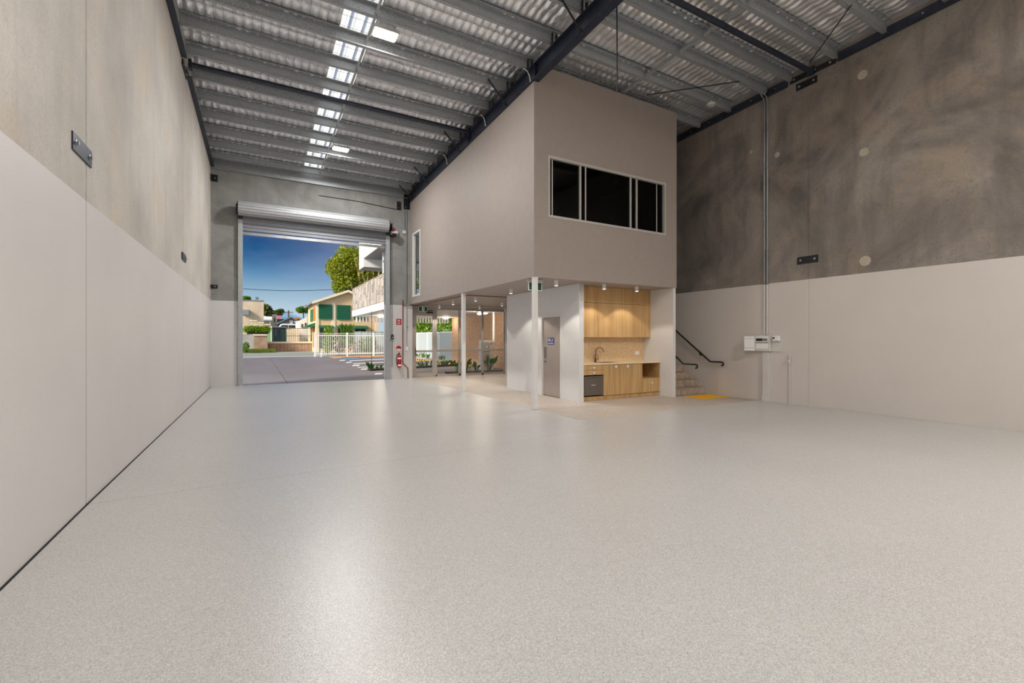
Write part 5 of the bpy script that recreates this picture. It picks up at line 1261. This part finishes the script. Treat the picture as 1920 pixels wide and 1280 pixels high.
# ================================================================ foliage builders
def leaves_in(m, c, r, n, s, rng):
    """n leaf cards near the shell of an ellipsoid"""
    for i in range(n):
        v = Vector((rng.gauss(0, 1), rng.gauss(0, 1), rng.gauss(0, 1))).normalized() * (rng.uniform(0.55, 1.0))
        p = Vector((c[0] + v.x * r[0], c[1] + v.y * r[1], c[2] + v.z * r[2]))
        a = Vector((rng.uniform(-1, 1), rng.uniform(-1, 1), rng.uniform(-1, .6))).normalized(); b = a.cross(Vector((rng.uniform(-1, 1), rng.uniform(-1, 1), rng.uniform(-1, 1)))).normalized()
        L_ = s * rng.uniform(0.7, 1.4); W = L_ * 0.42
        i0 = len(m.v)
        for q in (p - a * L_ * .5, p + b * W * .5 + a * L_ * .05, p + a * L_ * .5, p - b * W * .5 + a * L_ * .05): m.v.append(tuple(q))
        m.f.append((i0, i0 + 1, i0 + 2, i0 + 3))
def tree(name, base, blobs, mat, label, trunk, leaf_n, leaf_s, bark='bark', group=None, seed=1, tr=0.18):
    rng = random.Random(seed)
    t = thing(name, base, label, 'tree', group); m = MB()
    tot = sum(b[3] * b[4] * b[5] for b in blobs) ** 1.0
    for b in blobs:
        k = int(leaf_n * (b[3] * b[4] * b[5]) / tot)
        leaves_in(m, b[:3], b[3:6], k, leaf_s, rng)
    build(m, 'foliage', M[mat], t)
    if trunk:
        s = MB()
        for pts, r0 in trunk: s.tube(pts, [r0 * (1 - 0.6 * i / (len(pts) - 1)) for i in range(len(pts))], 8)
        build(s, 'trunk', M[bark], t, smooth=True)
    return t

# big sunlit tree behind the cream building
TY = 74.0
def B(u, v, Y, ru, rv, rd):
    p = at(u, v, Y); d = p[0] * ST + p[1] * CT
    return (p[0], p[1], p[2], ru * d / FPX, rd, rv * d / FPX)
bl = [B(648, 478, TY, 20, 18, 2.5), B(640, 505, TY, 28, 26, 3), B(628, 498, TY, 18, 16, 2.2), B(665, 490, TY, 24, 28, 3), B(652, 530, TY, 30, 22, 3), B(680, 515, TY, 26, 30, 3), B(700, 500, TY + 2, 28, 34, 3), B(640, 540, TY, 18, 14, 2), B(720, 500, TY + 2, 30, 36, 3)]
p0 = at(672, 640, TY)
trk = []
for (u0, v0, u1, v1) in ((676, 600, 673, 505), (682, 600, 690, 505), (694, 600, 700, 500), (672, 600, 655, 520), (690, 560, 668, 480), (700, 600, 712, 480), (676, 545, 662, 472)):
    a, b = at(u0, v0, TY - 1.5), at(u1, v1, TY - 1.8); mid = tuple((np.array(a) + np.array(b)) / 2 + np.array([0.2, 0, 0.1]))
    trk.append(([a, mid, b], 0.22))
trk.append(([(p0[0], TY - .5, G0), at(676, 600, TY - 1.5)], 0.45)); trk.append(([(p0[0] + .8, TY - .5, G0), at(694, 600, TY - 1.5)], 0.35))
tree('paperbark_tree', (p0[0], TY, G0), bl, 'leaf_tree', 'big sunlit yellow-green tree behind the cream building', trk, 15000, 0.42, seed=3)
# hedge of trees beyond the pale fence
for i in range(4):
    y = 30 + i * 5.3; x = 13.6 + (i % 2) * 0.5
    rng_b = [(x, y, 2.2, 1.5, 2.45, 1.3), (x + .3, y + .6, 3.6, 1.5, 1.9, 1.3), (x - .3, y - .6, 3.3, 1.3, 1.8, 1.1), (x + .4, y, 4.9, 1.3, 1.8, 1.0)]
    tree('hedge_tree', (x, y, -0.02), rng_b, 'leaf_hedge', 'bright green hedge tree beyond the pale fence, %s from the covered entry' % ORD[i], [([(x, y, -.02), (x, y, 2.6)], 0.12)], 2600, 0.30, 'bark_dark', 'hedge trees beyond the fence', seed=20 + i)
qx, qy = 17.4, 54.0
tree('paperbark_tree', (qx, qy, -0.02), [(qx - .5, qy, 9.5, 2.6, 2.2, 2.4), (qx + .8, qy + .5, 11.5, 2.2, 2, 2.2), (qx - 1.2, qy - .3, 4.2, 1.8, 1.4, 1.5), (qx + 1.2, qy, 5.0, 1.6, 1.4, 1.4)], 'leaf_tree', 'pale-trunked tree seen through the tall narrow mezzanine window', [([(qx - .4, qy - .8, 0), (qx - .6, qy - .9, 4), (qx + .1, qy - .8, 7.5), (qx + .5, qy - .6, 11)], 0.42), ([(qx + .3, qy - .8, 2.5), (qx - .9, qy - .9, 6), (qx - 1.3, qy - .8, 9)], 0.26), ([(qx + .8, qy - .8, 0), (qx + 1.0, qy - .8, 5), (qx + .6, qy - .8, 9)], 0.28)], 3500, 0.4, seed=77)
struct('ground_beyond', MB().box(11.15, 40, 17.5, 61.5, -0.2, -0.021), M['soil'])

# ================================================================ picket gate and fence in the yard
FY = 42.0
xa, xb = at(591, 650, FY)[0], 10.25
zt_ = at(640, 624.5, FY)[2]
t = thing('picket_gate', ((xa + xb) / 2, FY, 0), 'long white picket sliding gate across the yard', 'gate')
def gx_(u): return at(u, 640, FY)[0]
for u in (590.5, 651, 700):
    x = gx_(u); build(MB().box(x - 0.07, x + 0.07, FY - 0.05, FY + 0.05, -0.02, zt_ + 0.06), 'gate_post', M['ext_white'], t)
for z0, z1 in ((0.16, 0.26), (zt_ - 0.22, zt_ - 0.14), (zt_ - 0.04, zt_)): build(MB().box(xa, xb, FY - 0.03, FY + 0.03, z0, z1), 'rail', M['ext_white'], t)
x = xa + 0.14; pk = mesh_of(MB().box(-0.02, 0.02, -0.016, 0.016, 0, zt_ - 0.30), 'picket', M['ext_white'], (0, 0, 0))
while x < xb:
    o = bpy.data.objects.new('picket', pk); o.parent = t; o.location = (x - (xa + xb) / 2, -0.04, 0.10); COL.objects.link(o); x += 0.155
t = thing('gate_stop', (gx_(599), FY - 1.2, 0), 'short white gate stop post before the picket gate', 'post')
build(MB().box(gx_(599) - .05, gx_(599) + .05, FY - 1.25, FY - 1.15, -0.02, 0.55), 'post', M['ext_white'], t)
wf = thing('white_fence', (at(700, 640, 47.5)[0], 47.5, 0), 'plain white boundary fence behind the picket gate', 'fence')
x0, x1 = at(662, 640, 47.5)[0], at(738, 640, 47.5)[0]; zt2_ = at(690, 621.5, 47.5)[2]
n = 6
for i in range(n):
    a, b = x0 + (x1 - x0) * i / n, x0 + (x1 - x0) * (i + 1) / n
    build(MB().box(a + .01, b - .01, 47.45, 47.5, -.05, zt2_), 'fence_panel', M['fence_sheet'], wf); build(MB().box(a - .06, a + .06, 47.42, 47.44, -.05, zt2_ + .05), 'fence_post', M['fence_sheet'], wf)
def bush(name, u, v0, v1, wpx, Y, mat, label, n, s, spiky=False, seed=5, group=None):
    p = at(u, v1, Y); q = at(u, v0, Y); d = p[0] * ST + Y * CT; w = wpx * d / FPX / 2; zg = -0.05 if Y < 61.8 else G0
    t = thing(name, (p[0], Y, zg), label, 'shrub', group); rng = random.Random(seed); m = MB()
    if spiky:
        for i in range(n):
            a = rng.uniform(0, 2 * PI); e = rng.uniform(0.35, 1.0)
            base = (p[0] + rng.uniform(-.3, .3) * w, Y + rng.uniform(-.3, .3), zg + (q[2] - zg) * rng.uniform(.3, .6))
            leaf(m, base, (p[0] + w * math.cos(a) * rng.uniform(.3, 1), Y + 0.6 * math.sin(a), zg + (q[2] - zg) * e), s, 0.15)
    else:
        h = q[2] - zg
        leaves_in(m, (p[0], Y, zg + h * .55), (w, 0.7, h * .5), n, s, rng)
    build(m, 'leaves', M[mat], t); build(MB().tube([(p[0], Y, zg), (p[0] + .05, Y, zg + (q[2] - zg) * .55)], 0.06, 6), 'stem', M['bark_dark'], t)
    return t
bush('palm_shrub', 650, 604, 660, 34, 44.4, 'leaf_mid', 'feathery green palm shrub behind the picket gate', 260, 0.09, True, 11)
bush('garden_shrub', 615, 612, 655, 24, 45.0, 'leaf_hedge', 'rounded green shrub behind the left end of the picket gate', 700, 0.22, False, 12)
bush('garden_shrub', 690, 632, 660, 40, 46.6, 'leaf_mid', 'dark low shrub before the plain white fence', 700, 0.20, False, 13)
bush('garden_shrub', 636, 630, 660, 60, 46.2, 'leaf_dark', 'wide shadowy shrub behind the picket gate pickets', 900, 0.2, False, 14)

# ================================================================ cream building with green shutters
CY_ = 57.0
cx0, cx1 = at(593, 600, CY_)[0], at(707, 600, CY_)[0]
ze = at(593, 566, CY_)[2]; xap = (cx0 + cx1) / 2; za = at(650, 547, CY_)[2]
cb = thing('cream_building', (xap, CY_ + 5, -0.05), 'cream gabled two-storey building with green shutters and awnings', 'building')
build(MB().prism([(cx0, -0.05), (cx1, -0.05), (cx1, ze), (xap, za), (cx0, ze)], 'y', CY_, CY_ + 9.5), 'walls', M['cream'], cb)
for s in (-1, 1):
    xe = cx0 - 0.5 if s < 0 else cx1 + 0.5
    ke = (za - ze) / (xap - cx0)
    zed = ze - ke * 0.5
    build(MB().hexa([(xe, CY_ - .5, zed + .03), (xap, CY_ - .5, za + .03), (xap, CY_ + 10, za + .03), (xe, CY_ + 10, zed + .03), (xe, CY_ - .5, zed + .2), (xap, CY_ - .5, za + .2), (xap, CY_ + 10, za + .2), (xe, CY_ + 10, zed + .2)]), 'roof_slope', M['roof_grey'], cb)
    build(MB().hexa([(xe, CY_ - .54, zed - .08), (xap, CY_ - .54, za - .08), (xap, CY_ - .5, za - .08), (xe, CY_ - .5, zed - .08), (xe, CY_ - .54, zed + .2), (xap, CY_ - .54, za + .2), (xap, CY_ - .5, za + .2), (xe, CY_ - .5, zed + .2)]), 'barge_board', M['cream_pale'], cb)
build(MB().box(cx0 - .02, cx0 + 0.3, CY_ - 0.08, CY_ - .001, -.05, ze), 'corner_pier', M['cream_pale'], cb)
for u in (627, 708): build(MB().box(at(u, 600, CY_)[0] - .3, at(u, 600, CY_)[0] + .1, CY_ - 0.06, CY_ - .001, -.05, ze), 'pier', M['cream_pale'], cb)
def shutter(u0, v0, u1, v1):
    x0, x1 = at(u0, v0, CY_)[0], at(u1, v0, CY_)[0]; z1, z0 = at((u0 + u1) / 2, v0, CY_)[2], at((u0 + u1) / 2, v1, CY_)[2]
    sh = build(MB().box(x0, x1, CY_ - 0.10, CY_ - 0.002, z0, z1), 'shutter', M['shutter'], cb)
    m = MB(); k = 12
    for i in range(k):
        zz = z0 + (z1 - z0) * i / k; m.hexa([(x0 + .05, CY_ - .17, zz), (x1 - .05, CY_ - .17, zz), (x1 - .05, CY_ - .1, zz + .02), (x0 + .05, CY_ - .1, zz + .02), (x0 + .05, CY_ - .17, zz + .03), (x1 - .05, CY_ - .17, zz + .03), (x1 - .05, CY_ - .1, zz + .16), (x0 + .05, CY_ - .1, zz + .16)])
    build(m, 'slats', M['shutter'], sh)
shutter(597, 571, 623, 598); shutter(631, 572, 656.5, 599); shutter(663, 573, 688, 599.5)
for (u0, u1, v0, v1) in ((597, 624, 609.5, 615.5), (631, 658, 610, 616), (663, 688, 610, 616.5)):
    x0, x1 = at(u0, v0, CY_)[0], at(u1, v0, CY_)[0]; z1, z0 = at(u0, v0, CY_)[2], at(u0, v1, CY_)[2]
    build(MB().prism([(CY_ - .002, z1), (CY_ - .9, z0 + .15), (CY_ - .9, z0), (CY_ - .85, z0), (CY_ - .002, z0 + .1)], 'x', x0, x1), 'awning', M['shutter'], cb)
    build(MB().box(x0 + .15, x1 - .15, CY_ - .03, CY_ - .001, 0.4, z0), 'window', M['window_dark'], cb)
# side face (towards the left)
for (ya, yb_, z0, z1, mt, nm) in ((CY_ + .8, CY_ + 2.3, at(586, 600, CY_)[2], ze - .5, 'orange_glow', 'side_window'), (CY_ + 3.0, CY_ + 6.2, at(586, 600, CY_)[2], ze - .6, 'shutter', 'side_shutter'), (CY_ + 1.5, CY_ + 3.0, 0.5, 3.0, 'orange_glow', 'side_window'), (CY_ + 4.6, CY_ + 5.6, 0.4, 2.6, 'window_dark', 'side_door')):
    build(MB().box(cx0 - 0.06, cx0 - 0.001, ya, yb_, z0, z1), nm, M[mt], cb)
build(MB().prism([(cx0 - .002, 3.4), (cx0 - .9, 2.95), (cx0 - .9, 2.8), (cx0 - .002, 2.95)], 'y', CY_ + 1.0, CY_ + 6.5), 'side_awning', M['shutter'], cb)
# white lean-to beyond it
wbx1, wbx0 = at(581.5, 600, 67.5)[0], at(560, 600, 67.5)[0]
wt = thing('white_building', (wbx0 + 1, 67.5, 0.95), 'low white building with slanting roof left of the cream building', 'building')
zl, zr_ = at(560, 601, 67.5)[2], at(581, 589, 67.5)[2]
build(MB().prism([(wbx0, .9), (wbx1 + .6, .9), (wbx1 + .6, zr_ + .1), (wbx0, zl)], 'y', 67.5, 73), 'walls', M['ext_white'], wt)
for u0, u1, v0, v1 in ((565, 567.5, 607, 614), (571.5, 574, 605, 613), (577, 578.5, 595, 613)):
    build(MB().box(at(u0, v0, 67.5)[0], at(u1, v0, 67.5)[0], 67.42, 67.499, at(u0, v1, 67.5)[2], at(u0, v0, 67.5)[2]), 'window', M['window_dark'], wt)

# ================================================================ street side walls
RY = 61.6
rw = thing('retaining_wall', (at(545, 650, RY)[0], RY, -0.05), 'brown block retaining wall with pale coping across the street', 'wall')
x0, x1 = at(498, 650, RY)[0], at(640, 650, RY)[0]; ztw = at(545, 643.5, RY)[2]
nb = 22
for i in range(nb):
    a, b = x0 + (x1 - x0) * i / nb, x0 + (x1 - x0) * (i + 1) / nb
    build(MB().box(a + .008, b - .008, RY - random.uniform(0, .03), RY + .3, -.05, ztw), 'wall_panel', M['brick_brown'], rw)
build(MB().box(x0, x1, RY - .12, RY + .3, ztw + 0.01, ztw + .22), 'coping', M['cream_pale'], rw)
G0 = ztw
gw = thing('grey_block_wall', (at(475, 650, 60)[0], 60, -0.05), 'tall grey rendered wall under the clipped hedge across the street', 'wall')
x0g, x1g = -22.0, at(501.5, 650, 60)[0]; zg_ = at(480, 629, 60)[2]
build(MB().box(x0g, at(476, 650, 60)[0], 59.9, 61.5, -.05, zg_), 'render_panel', M['block_grey'], gw); build(MB().box(at(476, 650, 60)[0] + .005, x1g, 59.9, 61.5, -.05, zg_ - .02), 'block_panel', M['brick_brown'], gw)
build(MB().box(at(474, 650, 60)[0], x1g, 59.78, 61.5, zg_ + .01, zg_ + .16), 'coping', M['cream_pale'], gw)
hb = thing('clipped_hedge', (at(483, 620, 60.8)[0], 60.8, zg_ + .16), 'clipped bright green hedge on top of the grey wall', 'hedge')
m = MB(); rng = random.Random(9)
for u in range(464, 504, 4):
    p = at(u, 617.5, 60.8); leaves_in(m, (p[0], p[1], max(p[2], zg_ + .16 + .55)), (0.55, .4, .45), 260, 0.2, rng)
build(m, 'foliage', M['leaf_hedge'], hb); build(MB().box(at(463, 620, 60.8)[0], at(503, 620, 60.8)[0], 60.5, 61.2, zg_ + .165, zg_ + .4), 'planter_trough', M['black'], hb)
vg = build(MB(), 'verge_grass', M['grass'], kind='stuff') if False else None
m = MB(); rng = random.Random(4)
for i in range(1500):
    u = rng.uniform(455, 516); x = at(u, 655, 58.5)[0]; y = rng.uniform(57.6, 59.6); h = rng.uniform(.15, .42)
    leaf(m, (x, y, -.05), (x + rng.uniform(-.1, .1), y + rng.uniform(-.1, .1), h), 0.04)
vg = build(m, 'verge_grass', M['grass']); tag(vg, 'strip of sunlit verge grass under the grey wall', 'grass', kind='stuff')
bush('verge_shrub', 461, 641, 660, 12, 56.6, 'leaf_mid', 'small dark shrub at the left jamb on the verge', 300, 0.2, False, 31)
# shed, green panel, battens, steel fence
SY_ = 66.0
def slab_uv(name, u0, u1, v0, v1, Y, dep, mat, par, zb_=None):
    a, b = at(u0, v0, Y), at(u1, v0, Y); zz0 = at((u0 + u1) / 2, v1, Y)[2] if zb_ is None else zb_; zz1 = at((u0 + u1) / 2, v0, Y)[2]
    return build(MB().box(a[0], b[0], Y, Y + dep, zz0, zz1), name, mat, par)
t = thing('garden_shed', (at(523, 630, SY_)[0], SY_, G0), 'dark green sheet-metal shed above the brown retaining wall', 'shed')
for i in range(6): slab_uv('wall_sheet', 510 + i * 4.5, 510 + (i + 1) * 4.5 - .15, 614, 0, SY_ + (0.03 if i % 2 else 0), 3, M['shed_green'], t, G0)
slab_uv('roof', 508.5, 538, 612, 613.8, SY_ - .2, 3.4, M['roof_grey'], t); slab_uv('door_bar', 517, 518, 616, 630, SY_ - .06, .05, M['conduit'], t)
t = thing('green_panel', (at(505, 630, SY_ - .5)[0], SY_ - .5, G0), 'light green panel with white edge beside the dark shed', 'panel')
slab_uv('panel', 502.5, 507.5, 612, 0, SY_ - .5, .2, M['light_green'], t, G0); slab_uv('white_edge', 507.6, 509.6, 611, 0, SY_ - .5, .2, M['ext_white'], t, G0)
t = thing('batten_fence', (at(549, 630, SY_)[0], SY_, G0), 'beige batten fence right of the dark shed', 'fence')
for i in range(12): slab_uv('batten', 537.3 + i * 2.0, 537.3 + i * 2.0 + 1.7, 615, 0, SY_, .1, M['cream_pale'] if i % 2 else M['old_render'], t, G0)
t = thing('steel_fence', (at(565, 630, 63)[0], 63, G0), 'thin black steel fence along the brown retaining wall', 'fence')
for v in (615.2, 629.2): slab_uv('rail', 537, 583, v, v + .7, 63, .05, M['black'], t)
for i in range(16): slab_uv('picket', 538 + i * 2.8, 538.25 + i * 2.8, 615.5, 0, 63.02, .02, M['black'], t, G0)
t = thing('carport', (at(485, 610, 70)[0], 70, G0), 'cream pergola carport above the clipped hedge', 'carport')
for (u0, u1, v0, v1) in ((468, 482, 600, 602), (480, 496, 604, 606), (494, 508, 607, 609)): slab_uv('roof_beam', u0, u1, v0, v1, 70, 3, M['cream_pale'], t)
for u in (470, 481, 495, 506): slab_uv('post', u, u + 1, 603, 0, 70, .12, M['cream_pale'], t, G0)
# big rendered block
t = thing('rendered_block', (at(475, 590, 88)[0], 90, G0), 'tall blank weathered beige block left in the street view', 'building')
slab_uv('walls', 345, 494.5, 561.5, 0, 88, 9, M['old_render'], t, G0); slab_uv('parapet', 345, 495, 560.3, 561.8, 87.9, 9.2, M['roof_grey'], t); slab_uv('vent_box', 479, 485, 556.5, 560.2, 90, 1.5, M['conduit'], t)
hd = MB(); p = at(463, 586, 88); hd.prism([(87.99, p[2] + .5), (87.2, p[2] + .2), (86.9, p[2] - .4), (87.99, p[2] - .4)], 'x', p[0] - .7, p[0] + .3); build(hd, 'awning', M['roof_grey'], t)
# houses further back
t = thing('white_roofed_house', (at(502, 600, 99)[0], 99, G0), 'small pale house with white roof behind the shed', 'building')
slab_uv('walls', 494, 511, 602, 0, 99, 5, M['cream_pale'], t, G0)
a, b = at(494, 602, 99), at(511, 602, 99); zt3 = at(502, 594.5, 101)[2]
build(MB().hexa([(a[0] - .3, 98.6, a[2]), (b[0] + .3, 98.6, a[2]), (b[0] + .3, 101.5, zt3), (a[0] - .3, 101.5, zt3), (a[0] - .3, 98.6, a[2] + .15), (b[0] + .3, 98.6, a[2] + .15), (b[0] + .3, 101.5, zt3 + .15), (a[0] - .3, 101.5, zt3 + .15)]), 'roof', M['ext_white'], t)
t = thing('cream_tower', (at(514.5, 600, 95.5)[0], 95.5, G0), 'narrow cream stair tower before the pink wall', 'building')
slab_uv('walls', 510.5, 518.5, 589, 0, 95.5, 2, M['cream_pale'], t, G0); slab_uv('window', 514, 516, 596, 604, 95.45, .05, M['window_dark'], t)
def gable(name, u0, u1, ve, ua, va, Y, dep, wall, roof, label, base=None):
    a, b, c_ = at(u0, ve, Y), at(u1, ve, Y), at(ua, va, Y); t = thing(name, (c_[0], Y + dep / 2, G0), label, 'building')
    build(MB().prism([(a[0], G0), (b[0], G0), (b[0], b[2]), (c_[0], c_[2]), (a[0], a[2])], 'y', Y, Y + dep), 'walls', wall, t)
    for e in (a, b):
        o = -.5 if e is a else .5
        build(MB().hexa([(e[0] + o, Y - .4, e[2] - .1), (c_[0], Y - .4, c_[2] + .02), (c_[0], Y + dep, c_[2] + .02), (e[0] + o, Y + dep, e[2] - .1), (e[0] + o, Y - .4, e[2] + .15), (c_[0], Y - .4, c_[2] + .27), (c_[0], Y + dep, c_[2] + .27), (e[0] + o, Y + dep, e[2] + .15)]), 'roof_slope', roof, t)
    return t
t = gable('grey_house', 525, 560, 607, 545.5, 595.5, 88, 6, M['roof_grey'], M['roof_grey'], 'grey gabled house behind the white car')
slab_uv('window', 543, 549, 600, 607, 87.9, .09, M['grey_pale'], t); slab_uv('window', 551, 558, 601.5, 604, 87.9, .09, M['grey_pale'], t)
t = thing('blue_roofed_house', (at(548, 595, 112)[0], 114, G0), 'house with broad pale blue roof and pink end wall in the distance', 'building')
slab_uv('walls', 519, 572, 597, 0, 112, 9, M['window_dark'], t, G0); slab_uv('pink_wall', 519, 528.5, 591, 598, 111.6, .3, M['pink'], t)
a, b = at(526, 598, 111), at(572, 596, 111); zr2 = at(548, 588, 117)[2]
build(MB().hexa([(a[0], 111, a[2]), (b[0], 111, a[2]), (b[0] - 3, 117, zr2), (a[0] + 1, 117, zr2), (a[0], 111, a[2] + .2), (b[0], 111, a[2] + .2), (b[0] - 3, 117, zr2 + .2), (a[0] + 1, 117, zr2 + .2)]), 'roof', M['roof_blue'], t)
slab_uv('veranda_glow', 552, 562, 595.5, 598.5, 110.5, .3, M['orange_glow'], t)
# white car, only its roof and windows clear the fence
c0, c1 = at(533, 610, 76)[0], at(549.5, 610, 76)[0]; zc = at(541, 606.8, 76)[2]; zg2 = G0
cm = (c0 + c1) / 2; cw = (c1 - c0)
t = thing('parked_car', (cm, 77, zc - 1.62), 'white car whose roof shows above the beige batten fence', 'car')
zz = zc - 1.62
build(MB().prism([(cm - 2.1, zz + .3), (cm + 2.1, zz + .3), (cm + 2.15, zz + .75), (cm + 2.0, zz + .95), (cm - 2.0, zz + .95), (cm - 2.15, zz + .7)], 'y', 76, 77.75), 'body', M['car_white'], t, bevel=.06)
build(MB().prism([(cm - 1.5, zz + .95), (cm + 1.45, zz + .95), (cm + .95, zz + 1.56), (cm + .6, zz + 1.62), (cm - .8, zz + 1.62), (cm - 1.05, zz + 1.55)], 'y', 76.08, 77.67), 'cabin', M['car_white'], t, bevel=.05)
for a, b in ((-1.2, -.1), (.0, 1.1)): build(MB().prism([(cm + a, zz + .99), (cm + b, zz + .99), (cm + b - (.28 if b > 0.5 else 0), zz + 1.42), (cm + a + (.28 if a < -0.5 else 0), zz + 1.42)], 'y', 76.05, 76.079), 'side_window', M['window_dark'], t)
for sx_ in (-1.3, 1.3):
    for yy in (76.0, 77.55): build(MB().lathe((cm + sx_, yy, zz + .32), [(.32, 0), (.32, .2)], 14, 'y'), 'wheel', M['tyre'], t)
zpk = zz
if zz > G0 + .02: struct('terrain_bank', MB().box(cm - 8, cm + 8, 75.2, 79, G0 - .05, zz), M['road'])
# far trees, pole, wires
for i, (u, v, ru, rv, Y, mat, lab) in enumerate(((500, 583, 8, 14, 120, 'leaf_dark', 'dark tree right of the beige block'), (508, 588, 8, 10, 132, 'leaf_dark', 'smaller dark tree beside the cream tower'), (525, 585, 9, 8, 125, 'leaf_dark', 'thin-crowned tree above the pink wall'), (569, 582, 12, 9, 130, 'leaf_mid', 'rounded green tree left of the cream building'), (578, 578, 8, 10, 140, 'leaf_mid', 'green tree touching the cream building eave'), (465, 560, 12, 4, 104, 'leaf_mid', 'treetop showing over the beige block'))):
    b = B(u, v, Y, ru, rv, 2.5); rr2 = random.Random(40 + i)
    blobs = [(b[0] + rr2.uniform(-.5, .5) * b[3], b[1], b[2] + rr2.uniform(-.4, .5) * b[5], b[3] * .55, 2, b[5] * .5) for k in range(6)]
    tree('distant_tree', (b[0], Y, G0), blobs, mat, lab, [([(b[0], Y, G0), (b[0], Y, b[2])], 0.3)], 1400, 0.7, 'bark_dark', 'distant trees', seed=60 + i)
p = at(541, 581.5, 108)
t = thing('power_pole', (p[0], 108, G0), 'timber power pole with crossarm behind the grey gabled house', 'pole')
build(MB().tube([(p[0], 108, G0), (p[0], 108, p[2])], 0.14, 8), 'pole_shaft', M['bark_dark'], t); build(MB().box(p[0] - .9, p[0] + .9, 107.8, 107.9, p[2] - .5, p[2] - .35), 'crossarm', M['bark_dark'], t)
pts = [at(u, v, 70.0) for u, v in ((120, 500), (250, 517), (350, 529.5), (430, 538.5), (455, 541), (490, 543.3), (530, 544.8), (575, 544.6), (620, 543), (660, 541), (700, 538), (760, 531), (860, 516))]
c = build(MB().tube(pts, 0.035, 6), 'power_line', M['black'], smooth=True); tag(c, 'twisted power line crossing the sky in the roller door opening', 'cable')
# neighbouring unit that closes the yard on the left (outside the view)
